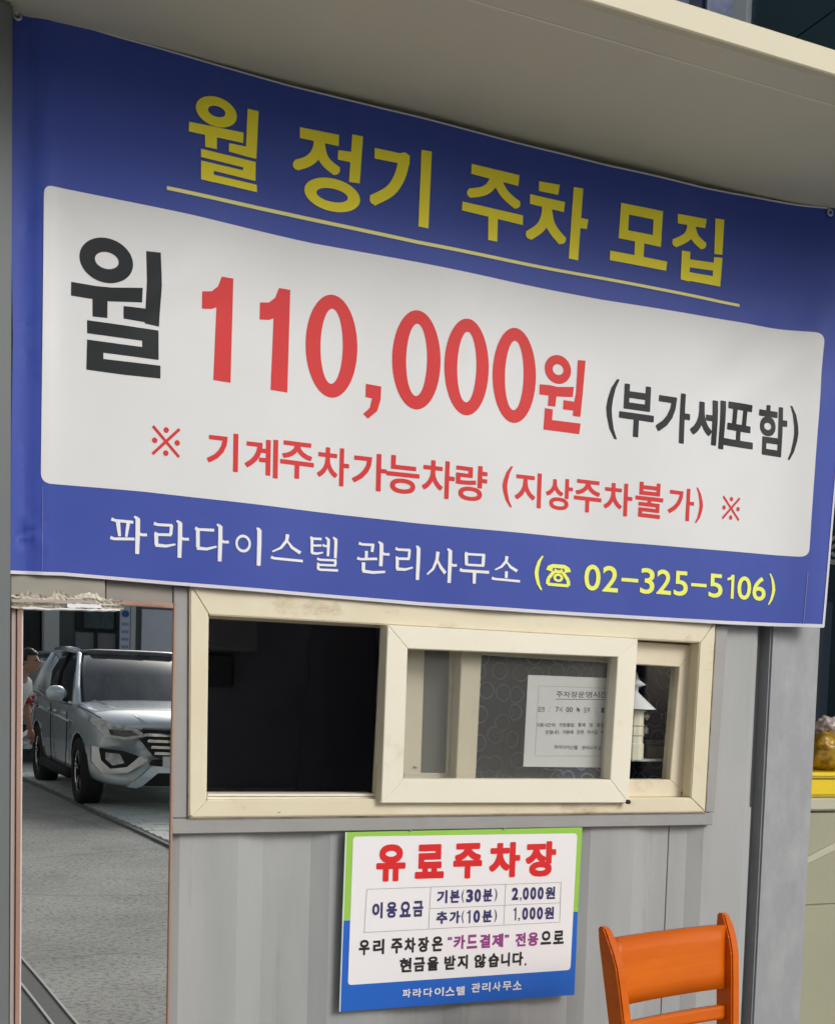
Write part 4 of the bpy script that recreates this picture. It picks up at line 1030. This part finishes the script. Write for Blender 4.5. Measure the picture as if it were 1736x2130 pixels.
T1 += traced(1360, 460, 4.133, [[(222,130),(822,265),(805,400),(215,255)], ('s', [(520,300),(450,415),(345,475),(190,495)], 118), ('s', [(530,310),(610,465),(690,555),(797,640)], 112), [(105,600),(865,765),(862,885),(95,710)], [(430,720),(550,745),(540,1095),(425,1075)],
  [(1065,340),(1320,385),(1300,510),(1060,460)], [(955,500),(1385,600),(1370,725),(950,620)], ('s', [(1165,620),(1150,780),(1080,915),(933,1018)], 124), ('s', [(1165,680),(1195,850),(1255,965),(1357,1088)], 115), [(1490,415),(1605,435),(1545,1325),(1430,1300)], [(1545,790),(1668,820),(1650,940),(1535,918)]])
T1 += traced(1800, 590, 4.34, [[(260,85),(805,195),(797,328),(255,218)], [(235,420),(787,530),(775,660),(228,545)], [(260,85),(368,107),(345,570),(228,545)], [(690,172),(805,195),(775,660),(660,635)], [(440,560),(560,590),(550,830),(430,800)], [(120,705),(860,850),(845,970),(115,830)],
  [(1000,225),(1385,290),(1365,410),(1000,350)], ('s', [(1182,310),(1172,435),(1110,535),(953,613)], 115), ('s', [(1180,390),(1225,530),(1345,648)], 110), [(1500,280),(1618,295),(1590,755),(1482,745)],
  [(1055,705),(1165,720),(1150,1110),(1035,1080)], [(1480,785),(1592,795),(1560,1170),(1450,1150)], [(1120,812),(1500,862),(1490,968),(1120,918)], [(1040,965),(1150,985),(1465,1035),(1560,1050),(1555,1170),(1035,1080)]])
o = relief_mesh('lettering', T1, M_pyellow, ban, 0.0018); o['label'] = 'yellow Korean title reading monthly parking wanted'
BLK = traced(200, 690, 4.63, [('o', 548, 423, 370, 312, 556, 424, 164, 117, .17), [(65,715),(400,775),(600,800),(1045,820),(1038,1020),(600,995),(350,955),(62,905)], [(358,930),(565,970),(562,1225),(360,1200)],
  [(1100,300),(1300,325),(1308,800),(1280,1345),(1080,1300),(1105,700)], [(785,1065),(1110,1105),(1110,1290),(785,1235)],
  [(285,1250),(640,1305),(1270,1400),(1270,1575),(285,1430)], [(1045,1365),(1272,1400),(1270,1812),(1045,1780)], [(285,1518),(1045,1630),(1270,1660),(1270,1812),(285,1670)], [(285,1518),(510,1552),(510,1870),(275,1935)], [(280,1755),(510,1790),(1297,1893),(1295,2070),(800,2015),(275,1935)]])
o = relief_mesh('lettering', BLK, M_pblack, ban, 0.0018); o['label'] = 'large charcoal Korean character for month'
WON = traced(1600, 1050, 8.194, [('o', 602, 474, 322, 354, 607, 478, 132, 131, .12), [(155,840),(400,860),(600,905),(995,905),(965,1155),(560,1140),(145,1090)], [(375,1085),(570,1110),(535,1390),(350,1370)],
  [(1090,245),(1278,260),(1205,1150),(1155,1645),(968,1615),(1000,1290),(1045,1050)], [(740,1230),(1020,1270),(990,1490),(725,1455)], [(280,1425),(475,1460),(455,1720),(1165,1805),(1130,2065),(240,1955)]])
RED = [('#1', 417, 485, 569, 797), ('#1', 537, 604, 592, 817), ('#0', 633, 746, 604, 835), ('#,', 755, 793, 797, 874), ('#0', 812, 917, 638, 860), ('#0', 918.5, 1018.5, 656, 872), ('#0', 1020, 1118, 674, 887)]
def words(spec, gap=14):
    out = [[]]
    for k, g in enumerate(spec):
        if out[-1] and (g[1] - out[-1][-1][2] > gap or g[1] < out[-1][-1][1]): out.append([])
        out[-1].append(g)
    return out
def ban_text(spec, fat, mt, gap=14):
    for w_ in words(spec, gap): relief_mesh('lettering', letters(w_, fat, BY), mt, ban, 0.0018)
o = relief_mesh('lettering', letters(RED, 0, BY) + WON, M_pred, ban, 0.0018); o['label'] = 'large red price 110,000 won'
T3 = [('(', 1258, 1288, 785, 914), ('부', 1285, 1360, 796, 915), ('가', 1360, 1435, 811, 926), ('세', 1431, 1509, 823, 935), ('포', 1504, 1570, 834, 935), ('함', 1575, 1637, 839, 953), (')', 1636, 1659, 844, 960)]
ban_text(T3, .026, M_pblack)
T4 = [('※', 314, 375, 884, 954), ('기', 429, 495, 896, 983), ('계', 507, 578, 908, 996), ('주', 581, 654, 915, 1000), ('차', 659, 728, 926, 1013), ('가', 732, 805, 938, 1024), ('능', 802, 872, 945, 1031),
      ('차', 875, 945, 954, 1040), ('량', 945, 1013, 964, 1046), ('(', 1042, 1066, 968, 1056), ('지', 1068, 1126, 979, 1058), ('상', 1133, 1193, 991, 1064), ('주', 1193, 1253, 995, 1069), ('차', 1255, 1315, 1001, 1076),
      ('불', 1318, 1378, 1001, 1081), ('가', 1385, 1443, 1012, 1086), (')', 1443, 1462, 1014, 1090), ('※', 1499, 1539, 1030, 1085)]
ban_text(T4, .020, M_pred)
T5 = [('파', 229, 306, 1071, 1154), ('라', 319, 393, 1080, 1162), ('다', 404, 475, 1088, 1170), ('이', 487, 546, 1096, 1178), ('스', 562, 631, 1109, 1173), ('텔', 644, 705, 1114, 1190), ('관', 742, 810, 1124, 1197), ('리', 820, 875, 1133, 1207),
      ('사', 887, 950, 1139, 1214), ('무', 954, 1016, 1147, 1217), ('소', 1020, 1081, 1155, 1214)]
for w_ in words(T5, 30):
    pp = []
    for ch, a, b, c_, d in w_: pp += place(BR[ch], (a, b, c_, d), BY)
    relief_mesh('lettering', pp, M_pwhite, ban, 0.0018)
T6 = [('(', 1109, 1130, 1155, 1228), ('☎', 1134, 1189, 1170, 1219), ('0', 1215, 1250, 1173, 1230), ('2', 1252, 1286, 1176, 1233), ('–', 1291, 1326, 1201, 1213), ('3', 1329, 1361, 1181, 1237), ('2', 1363, 1396, 1184, 1238), ('5', 1399, 1430, 1187, 1241),
      ('–', 1435, 1467, 1212, 1223), ('5', 1470, 1501, 1193, 1245), ('|1', 1508, 1525, 1195, 1246), ('0', 1530, 1562, 1198, 1249), ('6', 1563, 1594, 1199, 1251), (')', 1597, 1614, 1193, 1259)]
ban_text(T6, .012, M_plime, 19)
for u, v in ((36, 30), (1716, 447)):
    p = at(u, v, BY - .006); bm = bmesh.new(); lathe(bm, [(.005, -.001), (.010, -.003), (.012, 0), (.010, .002)], 0, 0, 16)
    for q in bm.verts: q.co = Vector((p.x + q.co.x, p.y + rip(p.x, p.z) + q.co.z, p.z + q.co.y))
    obj('eyelet', bm, M_metal, ban, smooth=True)
M_cord = mat('cord_pale', (0.45, 0.45, 0.45), 0.7)
for cp in ([at(1716, 447, BY + .0), at(1722, 425, -.05), at(1733, 400, -.01)], [at(36, 30, BY), at(22, 5, -.04), at(16, -25, -.01)]):
    bm = bmesh.new(); tube(bm, cp, .004, 6); obj('tie_cord', bm, M_cord, ban)
# timber batten glimpsed above the banner
bt = bmesh.new(); pprism(bt, [(128, 24), (243, 52), (256, 70), (240, 90), (125, 60)], -.05, -.02)
b_ = obj('timber_batten', bt, mat('dark_timber', (0.06, 0.035, 0.03), 0.8), None, bev=.003); props(b_, 'dark wooden batten peeking above the upper left edge of the banner', 'batten')
bt = bmesh.new(); pprism(bt, [(1608, 398), (1668, 402), (1716, 420), (1716, 445), (1608, 428)], -.05, -.02)
b_ = obj('rusty_bracket', bt, mat('rust_red', (0.20, 0.055, 0.03), 0.8, col2=(0.06, 0.03, 0.03), scale=20), None, bev=.003); props(b_, 'rusty red bracket above the upper right edge of the banner', 'bracket')

# ------------------------------------------------------------------ canopy
can = empty('canopy', (1.3, -.35, ZT), 'flat beige canopy projecting over the banner, with a cream fascia', 'canopy')
ZC = 2.937
YF = -.655
ys = [0.0, -.55, YF + .012]
for i in range(2):
    bm = bmesh.new(); nseg = 40
    box(bm, (-1.8, ys[i+1] + .0015, ZC), (4.2, ys[i] - .0015, ZC + .02))
    obj('soffit_panel', bm, M_canopy, can, bev=.001)
obj('top_sheet', BX((-1.8, YF + .012, ZC + .022), (4.2, .0, ZC + .046)), M_canopy, can)
obj('seam_strip', BX((-1.8, -.5535, ZC - .0012), (4.2, -.5465, ZC + .001)), mat('soffit_seam', (0.74, 0.72, 0.58), 0.5), can)
obj('fascia', BX((-1.82, YF - .012, ZC - .004), (4.22, YF + .010, ZC + .054)), M_fascia, can, bev=.003)
for x in (-.9, 3.45): obj('bracket', BX((x, -.6, ZC + .056), (x + .04, .0, ZC + .09)), M_steel, can)

# ------------------------------------------------------------------ left post
lp = bmesh.new(); xl = at(21, 1500, -.10).x
box(lp, (-.6, -.10, 0.0), (xl, .2, ZC - .002))
o = obj('steel_post', lp, mat('post_bluegrey', (0.135, 0.155, 0.165), 0.5, col2=(0.18, 0.195, 0.195), scale=5, stretch=(1, 1, .2), stain=(0.15, .14, .13), stain_scale=4, stain_amt=.5), None, bev=.006, seg=2)
props(o, 'blue-grey steel post at the left edge beside the mirror and banner', 'post')

# ------------------------------------------------------------------ boards above the mirror
o = obj('beige_board', (lambda b: (pprism(b, [(22, 1180), (218, 1180), (219, 1262), (22, 1262)], -.045, -.02), b)[1])(bmesh.new()), M_board, None, bev=.002)
props(o, 'beige board under the banner above the left half of the mirror', 'board')
o = obj('grey_board', (lambda b: (pprism(b, [(220, 1190), (359, 1205), (359, 1262), (220, 1262)], -.032, -.012), b)[1])(bmesh.new()), mat('grey_board', (0.27, 0.26, 0.24), .75, col2=(.33, .31, .28), scale=8), None, bev=.002)
props(o, 'darker grey board under the banner above the right half of the mirror', 'board')

# ------------------------------------------------------------------ mirror
TILT = R(0.7)
mr_ = empty('tall_mirror', (0.45, -.05, 0.0), 'tall wall mirror in a thin rusty frame at the left, reflecting a silver car', 'mirror')
gx0, gx1 = at(44, 1700, -.06).x, at(354, 1700, -.06).x
gz1 = at(200, 1256, -.06).z; gz0 = .22
def my(z): return -.062 + (gz1 - z) * math.tan(TILT) 
def mbox(x0, x1, z0, z1, yf, yb):
    bm = bmesh.new(); vs = box(bm, (x0, yf, z0), (x1, yb, z1))
    for v in vs: v.co.y += my(v.co.z) + .062
    return bm
obj('glass', mbox(gx0 - .004, gx1 + .004, gz0, gz1, -.062, -.057), M_mirror, mr_)
obj('backing', mbox(gx0 - .004, gx1 + .004, gz0, gz1, -.0565, -.052), M_board, mr_)
fl = at(33, 1700, -.06).x; fr_ = at(359, 1700, -.06).x
o = obj('frame', mbox(fl, gx0 - .001, gz0 - .02, gz1 + .012, -.070, -.045), M_rust, mr_, bev=.001)
obj('frame', mbox(gx1, fr_, gz0 - .02, gz1 + .012, -.070, -.045), M_rust, mr_, bev=.001)
obj('frame', mbox(gx0, gx1 - .001, gz1 - .001, gz1 + .011, -.070, -.045), M_rust, mr_, bev=.001)
obj('frame', mbox(gx0, gx1 - .001, gz0 - .02, gz0 + .002, -.070, -.045), M_rust, mr_, bev=.001)
o = obj('side_strip', mbox(at(22, 1700, -.06).x, fl - .001, gz0 - .02, gz1 + .0, -.064, -.04), M_pinkwood, mr_, bev=.001); o['label'] = 'faded pink wooden strip along the left of the mirror'
obj('edge_bevel', mbox(gx0 - .001, gx0 + .0022, gz0, gz1, -.0632, -.0622), M_hem, mr_)
# crumpled tape along the top
random.seed(3)
bm = bmesh.new(); n_ = 46; rows = []
for i in range(n_ + 1):
    u = 24 + (258 - 24) * i / n_; rows.append([])
    topv = 1236 + 3 * math.sin(i * .55) + (random.uniform(-9, -4) if random.random() < .16 else random.uniform(-2, 2)) + max(0, i - 34) * 1.6
    botv = 1264 + random.uniform(-2, 2.5) + max(0, i - 30) * .25
    for j in range(7):
        t = j / 6; p = at(u + random.uniform(-1.5, 1.5), topv + (botv - topv) * t, -.078)
        rows[-1].append(bm.verts.new((p.x, -.074 - .0035 * random.random() - .0035 * math.sin(j * 2.3 + i * .12), p.z)))
for i in range(n_):
    for j in range(6): bm.faces.new((rows[i][j], rows[i+1][j], rows[i+1][j+1], rows[i][j+1]))
tp = obj('tape', bm, [M_tape], mr_); tp['label'] = 'crumpled torn tape along the top of the mirror'
for f in tp.data.polygons: f.use_smooth = False
for (u0, u1, v0, v1, mt) in ((45, 250, 1263.5, 1266.5, M_pwhite), (140, 210, 1256, 1264, M_pwhite), (250, 352, 1251, 1256.5, M_rust), (24, 200, 1246, 1252, M_pinkwood)):
    bm = bmesh.new(); L_ = []
    N = 14
    for i in range(N + 1):
        u = u0 + (u1 - u0) * i / N; j1, j2 = random.uniform(-1, 1), random.uniform(-1, 1)
        a, b = at(u, v0 + j1 + (u - u0) * .02, -.088), at(u, v1 + j2 + (u - u0) * .02, -.088); L_.append((bm.verts.new(a), bm.verts.new(b)))
    for i in range(N): bm.faces.new((L_[i][0], L_[i+1][0], L_[i+1][1], L_[i][1]))
    r = bmesh.ops.extrude_face_region(bm, geom=bm.faces[:])
    for v in [g for g in r['geom'] if isinstance(g, bmesh.types.BMVert)]: v.co.y += .002
    obj('tape_edge', bm, mt, mr_)

# ------------------------------------------------------------------ parking fee sign
YS = -.040
sgn = empty('fee_sign', at(955, 2090, YS), 'small green and blue parking fee sign in Korean hanging under the booth window', 'sign')
def sp(cx, cy): return (624 + cx / 2.782, 1664 + cy / 2.782)
TL, TR, BR_, BL = sp(262, 188), sp(1632, 160), sp(1586, 1130), sp(226, 1228)
ML, MR = sp(243, 700), sp(1606, 648)
def curl(x, z):   # board bows slightly
    return .006 * math.sin((x - 1.1) / .73 * math.pi) - .004
bm = bmesh.new(); pprism(bm, [TL, TR, BR_, BL], YS + .001, YS + .006); obj('board_edge', bm, M_sedge, sgn)
flatmesh('green_field', [wallpoly([TL, TR, MR, ML], YS)], YS, M_sgreen, sgn)
flatmesh('blue_field', [wallpoly([ML, MR, BR_, BL], YS)], YS, M_sblue, sgn)
inn = rr([sp(306, 213), sp(1602, 194), sp(1562, 985), sp(276, 1073)], [8, 8, 8, 8])
flatmesh('white_panel', [wallpoly(inn, YS)], YS - .0008, M_swhite, sgn)
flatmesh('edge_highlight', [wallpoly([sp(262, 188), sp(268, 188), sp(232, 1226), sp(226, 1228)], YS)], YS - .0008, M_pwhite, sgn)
def sl_(spec, fat, mt, nm='lettering'):
    for w_ in words(spec, 28):
        L_ = []
        for ch, a, b, c_, d in w_:
            (x0, y0), (x1, y1) = sp(a, c_), sp(b, d); L_.append((ch, x0, x1, y0, y1))
        flatmesh(nm, letters(L_, fat, YS), YS - .0016, mt, sgn)
def rowl(s, spans, yl, yr, hl, hr, x0, x1):
    out = []
    for ch, (a, b) in zip(s, spans):
        t = ((a + b) / 2 - x0) / (x1 - x0); y_ = yl + (yr - yl) * t; h = hl + (hr - hl) * t
        if ch == '.' : out.append(('.', a, b, y_ + h * .82, y_ + h))
        elif ch in '“”': out.append((ch, a, b, y_ + h*.1, y_ + h * .35))
        elif ch == ',': out.append(('#,', a, b, y_ + h * .80, y_ + h * 1.08))
        elif ch == '1': out.append(('|1', a, b, y_, y_ + h))
        else: out.append((ch, a, b, y_, y_ + h))
    return out
sl_([('유', 437, 612, 255, 475), ('료', 662, 835, 255, 458), ('주', 882, 1055, 248, 458), ('차', 1090, 1275, 243, 452), ('장', 1300, 1482, 238, 447)], .05, M_sred)
navy = rowl('이용요금', [(415, 478), (497, 560), (575, 640), (650, 712)], 594, 582, 96, 94, 415, 712)
navy += rowl('기본(30분)', [(790, 852), (865, 922), (932, 948), (958, 1000), (1006, 1046), (1055, 1112), (1122, 1140)], 524, 512, 78, 76, 790, 1140)
navy += rowl('2,000원', [(1222, 1262), (1268, 1280), (1286, 1322), (1329, 1365), (1371, 1408), (1416, 1475)], 508, 501, 74, 74, 1222, 1475)
navy += rowl('추가(10분)', [(785, 852), (862, 925), (932, 948), (962, 985), (1000, 1040), (1052, 1110), (1120, 1138)], 645, 634, 76, 74, 785, 1138)
navy += rowl('1,000원', [(1230, 1250), (1258, 1270), (1282, 1318), (1325, 1361), (1367, 1404), (1411, 1468)], 624, 617, 74, 74, 1230, 1468)
sl_(navy, .042, M_snavy)
def seg(a, b, w_=.0012): 
    p, q = at(*sp(*a), YS), at(*sp(*b), YS); return sweep([(p.x, p.z), (q.x, q.z)], w_)
tb = []
for a, b in (((385, 518), (1508, 478)), ((1508, 478), (1500, 708)), ((1500, 708), (370, 768)), ((370, 768), (385, 518)), ((755, 506), (742, 746)), ((1188, 490), (1176, 726)), ((750, 630), (1504, 596))): tb += seg(a, b)
flatmesh('table_lines', tb, YS - .0016, mat('table_grey', (0.30, 0.32, 0.34), 0.5), sgn)
blk = rowl('우리주차장은', [(338, 402), (420, 487), (524, 592), (602, 668), (680, 745), (760, 825)], 810, 787, 93, 90, 338, 825)
blk += rowl('으로', [(1390, 1452), (1462, 1525)], 758, 754, 82, 82, 1390, 1525)
blk += rowl('현금을받지않습니다.', [(573, 645), (655, 722), (733, 800), (832, 900), (908, 970), (1005, 1075), (1086, 1150), (1160, 1213), (1226, 1290), (1297, 1307)], 915, 876, 88, 84, 573, 1307)
sl_(blk, .042, M_sblack)
pur = rowl('“카드결제”전용', [(852, 878), (886, 955), (962, 1025), (1037, 1100), (1108, 1175), (1182, 1208), (1243, 1305), (1314, 1378)], 784, 764, 85, 82, 852, 1378)
sl_(pur, .040, M_spurple)
whi = rowl('파라다이스텔', [(590, 640), (650, 702), (712, 765), (775, 830), (838, 893), (902, 952)], 1094, 1076, 54, 56, 590, 952)
whi += rowl('관리사무소', [(988, 1042), (1050, 1100), (1110, 1160), (1168, 1222), (1228, 1280)], 1060, 1044, 58, 56, 988, 1280)
sl_(whi, .022, M_pwhite)
for u, v in (sp(640, 178), sp(1180, 168)): 
    p = at(u, v, YS - .003); bm = bmesh.new(); bmesh.ops.create_uvsphere(bm, u_segments=10, v_segments=6, radius=.003)
    for q in bm.verts: q.co += p
    obj('screw', bm, M_metal, sgn)

# ------------------------------------------------------------------ orange chair
ch = bpy.data.objects.new('wooden_chair', None); C.objects.link(ch)
props(ch, 'glossy orange wooden chair standing in front of the booth wall at the lower right', 'chair')
W2 = .232                                           # half width between post centres at the top
def bezq(a, b, c_, n=8): return [a*(1-t)**2 + b*2*t*(1-t) + c_*t*t for t in [i/n for i in range(n+1)]]
def cpt(x, z):                                       # back line: reclined, curving
    t = (z - .45) / .45; return .045 + .06 * t if t > 0 else .045
def post(s):
    bm = bmesh.new(); rings = []
    zs = [.0, .15, .30, .42, .50, .58, .66, .74, .80, .84, .865, .885, .895]
    for z in zs:
        t = max(0, (z - .45) / .45); xx = s * (.178 + .040 * t)
        if z > .42:
            yb = cpt(0, z) + .026; u_ = max(0, min(1, (z - .78) / .115)); dep = .056 - .034 * u_ ** 2.0
        else: yb = .071 + (.42 - z) * .16; dep = .050
        wdt = .015 if z < .885 else .012
        rings.append([bm.verts.new((xx + a*wdt, yb - (dep if b < 0 else 0), z)) for a, b in ((-1, -1), (1, -1), (1, 1), (-1, 1))])
    for i in range(len(rings)-1):
        for k in range(4): bm.faces.new((rings[i][k], rings[i][(k+1) % 4], rings[i+1][(k+1) % 4], rings[i+1][k]))
    bm.faces.new(rings[0][::-1]); bm.faces.new(rings[-1])
    bmesh.ops.recalc_face_normals(bm, faces=bm.faces)
    return bm
for s in (-1, 1):
    bm = post(s); lobj('back_post', bm, M_wood, ch, bev=.004, seg=2, smooth=False)
def slat(z0, z1, bow, th=.012):
    bm = bmesh.new(); N = 16; g = []
    for i in range(N + 1):
        a = -1 + 2 * i / N; col_ = []
        for j in range(5):
            z = z0 + (z1 - z0) * j / 4; t = max(0, (z - .45) / .45); hw = .178 + .040 * t - .010
            col_.append((a * hw, cpt(0, z) + bow * (1 - a*a), z))
        g.append(col_)
    fr = [[bm.verts.new((x, y_ - th/2, z)) for x, y_, z in c_] for c_ in g]; bk = [[bm.verts.new((x, y_ + th/2, z)) for x, y_, z in c_] for c_ in g]
    for i in range(N):
        for j in range(4):
            bm.faces.new((fr[i][j], fr[i+1][j], fr[i+1][j+1], fr[i][j+1])); bm.faces.new((bk[i][j], bk[i][j+1], bk[i+1][j+1], bk[i+1][j]))
        bm.faces.new((fr[i][0], bk[i][0], bk[i+1][0], fr[i+1][0])); bm.faces.new((fr[i][4], fr[i+1][4], bk[i+1][4], bk[i][4]))
    for i in (0, N):
        for j in range(4): bm.faces.new((fr[i][j], fr[i][j+1], bk[i][j+1], bk[i][j]))
    bmesh.ops.recalc_face_normals(bm, faces=bm.faces); return bm
for nm, z0, z1, bow in (('top_rail', .706, .868, .010), ('back_slat', .628, .662, .008), ('back_slat', .556, .590, .008)):
    lobj(nm, slat(z0, z1, bow, .016), M_wood, ch, smooth=True, bev=.0)
bm = bmesh.new(); box(bm, (-.205, -.40, .425), (.205, .03, .450)); lobj('seat', bm, M_wood, ch, bev=.01, seg=2)
bm = bmesh.new(); box(bm, (-.19, -.385, .452), (.19, -.0, .475)); lobj('seat_pad', bm, M_seatpad, ch, bev=.011, seg=3)
for s in (-1, 1):
    bm = bmesh.new(); vs = box(bm, (s*.175 - .02, -.385, 0), (s*.175 + .02, -.345, .424)); 
    for v in vs:
        if v.co.z < .1: v.co.x = s*.178 + (v.co.x - s*.175) * .7; 
    lobj('leg', bm, M_wood, ch, bev=.004)
    bm = bmesh.new(); box(bm, (s*.175 - .01, -.344, .20), (s*.175 + .01, .05, .23)); lobj('stretcher', bm, M_wood, ch, bev=.003)
bm = bmesh.new(); box(bm, (-.155, -.375, .36), (.155, -.355, .424)); lobj('apron', bm, M_wood, ch, bev=.003)
ch.scale = (1.0, 1.0, 1.0); ch.location = (1.825, -.60, 0.0); ch.rotation_euler = (0, 0, R(12))

# ------------------------------------------------------------------ right background
bin_ = empty('beige_bin', (3.2, .9, 0), 'beige recycling cabinet with a slanted handle ledge right of the booth post', 'bin')
bz = at(1700, 1687, .7).z
bm = BX((2.80, .72, 0.0), (4.0, 1.3, bz)); obj('cabinet', bm, M_beige, bin_, bev=.012, seg=2)
obj('rim', BX((2.78, .695, bz), (4.02, 1.32, at(1700, 1660, .7).z)), M_beige2, bin_, bev=.008)
sz = at(1700, 1883, .715).z
obj('lower_panel', BX((2.82, .712, .1), (3.98, .725, sz - .003)), M_beige, bin_, bev=.003)
obj('upper_panel', BX((2.82, .712, sz + .003), (3.98, .725, bz - .01)), M_beige, bin_, bev=.003)
bm = bmesh.new(); a = at(1681, 1783, .70); b = at(1770, 1735, .70)
d = (b - a).normalized(); nrm = Vector((-d.z, 0, d.x))
prism(bm, [a - d*.1, b, b - nrm*.035, a - d*.1 - nrm*.022], (0, .03, 0)); obj('handle_ledge', bm, M_beige2, bin_, bev=.003)
tr = empty('yellow_tray', (3.4, .8, 1.1), 'bright yellow plastic tray resting on the beige cabinet', 'tray')
z0, z1 = at(1700, 1659, .68).z, at(1700, 1607, .68).z
bm = bmesh.new(); vs = box(bm, (2.90, .70, z0), (3.95, 1.25, z1 - .02))
for v in vs:
    if v.co.z < z0 + .01: v.co.x += .02 if v.co.x < 3.4 else -.02
obj('tub', bm, M_yel, tr, bev=.01, seg=2)
obj('rim', BX((2.88, .68, z1 - .022), (3.97, 1.27, z1)), M_yel, tr, bev=.008, seg=2)
def bag(name, label, cu_, cv, y_, rx, rz_, mt, sd):
    random.seed(sd); bm = bmesh.new(); bmesh.ops.create_icosphere(bm, subdivisions=4, radius=1); c = at(cu_, cv, y_)
    from mathutils import noise as _n
    for v in bm.verts:
        q = v.co.copy(); k = .92 + .35 * _n.noise(q * 2.0 + Vector((sd, 0, 0))) + .34 * abs(_n.noise(q * 3.7)) - .25 * abs(_n.noise(q * 8 + Vector((0, sd, 0))))
        v.co = Vector((c.x + q.x*rx*k, c.y + q.y*rx*.8*k, c.z + q.z*rz_*k))
    o = obj(name, bm, mt, None, smooth=True); return props(o, label, 'bag')
M_bagy = mat('yellow_bag', (0.78, 0.55, 0.05), 0.3, col2=(0.30, 0.11, 0.02), scale=16, amt=0.45, coat=.05, spec=.3)
M_bagw = mat('white_bag', (0.75, 0.70, 0.70), 0.3, col2=(0.62, 0.45, 0.42), scale=14, amt=0.4, coat=.0)
for m_ in (M_bagy, M_bagw): m_.node_tree.nodes['Principled BSDF'].inputs['Transmission Weight'].default_value = .35
bag('plastic_bag', 'translucent yellow plastic bag with brown contents in the yellow tray', 1724, 1568, .85, .115, .085, M_bagy, 4)
bag('plastic_bag', 'crumpled white and pink plastic bag heaped on top of the yellow bag', 1722, 1512, .92, .06, .045, M_bagw, 9)

sp_ = bmesh.new(); a = at(1709, 1300, 1.6); b = at(1732, 1300, 1.6)
box(sp_, (a.x, 1.6, 0), (b.x, 1.68, at(1720, 1251, 1.6).z)); o = obj('slate_post', sp_, M_slate, None, bev=.01)
props(o, 'slate blue square post behind the booth under the white logo', 'post')

rb = empty('tall_building', (-2, 3, 0), 'tall beige building directly behind the booth, hidden from the front by booth and canopy', 'building')
obj('wall', BX((-14, 2.75, 0), (2.9, 9, 9)), mat('beige_render', (0.34, 0.32, 0.28), 0.7), rb)
for i in range(5):
    for j in range(2): obj('window', BX((-12.5 + i*3.0, 2.71, 3.6 + j*2.9), (-10.9 + i*3.0, 2.79, 5.1 + j*2.9)), M_carglass, rb)

# dark clad building to the right, faces the lane (-X side)
gb = empty('clad_building', (6, 5, 0), 'dark teal clad building rising behind the booth at the right', 'building')
XB = 4.6
y_edge = atx(1554, 0, XB).y
obj('core', BX((XB + .06, -.0, 0), (12, y_edge + .02, 12)), M_glassteal, gb)
zs = [0.0, 2.35, 3.55, 5.22, 6.6, 8.2, 12.0]; ys_ = [0.0, .95, 1.9, y_edge]
zr = atx(1700, 36, XB)
zs[3] = atx(1700, 35, XB).z
for i in range(len(zs)-1):
    for j in range(3):
        obj('cladding_panel', BX((XB + .03, ys_[j] + .004, zs[i] + .004), (XB + .058, ys_[j+1] - .004, zs[i+1] - .004)), M_glassteal, gb, bev=.003)
y2 = atx(1522, 0, XB).y
obj('corner_pillar', BX((XB + .0, y_edge + .0, 0), (XB + .25, y2, 12)), mat('pale_blue_metal', (0.82, 0.93, 1.0), 0.5), gb, bev=.005)
fb = empty('far_building', (6, 9, 0), 'blue and dark glazed building glimpsed beyond the pale pillar above the canopy', 'building')
obj('wall', BX((4.0, 8.0, 0), (14, 12, 16)), mat('blue_glazing', (0.08, 0.12, 0.22), 0.6, spec=.1, col2=(0.02, 0.025, 0.05), scale=1.3, amt=.9), fb)
for i in range(7):
    for j in range(5):
        obj('window', BX((4.1 + i*.75, 7.955, 8.6 + j*1.2), (4.62 + i*.75, 7.995, 9.4 + j*1.2)), mat('window_blue', (0.06, 0.09, 0.2), .6, spec=.1, col2=(.3, .35, .5), scale=3, amt=.7) if i + j == 0 else bpy.data.materials['window_blue'], fb)
# ring-shaped white logo and a white line on the dark cladding
p = atx(1737, 1144, XB + .02); bm = bmesh.new(); 
def ringYZ(bm, cy, cz, r0, r1, a0=0, a1=360, n=36, x=XB + .02):
    for k in range(n):
        a, b = R(a0 + (a1 - a0) * k / n), R(a0 + (a1 - a0) * (k+1) / n)
        q = [(x, cy + r_*math.cos(t), cz + r_*math.sin(t)) for r_, t in ((r0, a), (r1, a), (r1, b), (r0, b))]
        prism(bm, q, (.008, 0, 0))
ringYZ(bm, p.y, p.z, .060, .078); ringYZ(bm, p.y, p.z, .022, .036, 20, 340)
obj('logo', bm, mat('logo_white', (0.72, 0.74, 0.75), .5), gb)
a, b = atx(1716, 1168, XB + .02), atx(1745, 1172, XB + .02)
bm = bmesh.new(); box(bm, (XB + .018, min(a.y, b.y) - .3, a.z - .012), (XB + .028, max(a.y, b.y), a.z + .004)); obj('trim_line', bm, bpy.data.materials['logo_white'], gb)
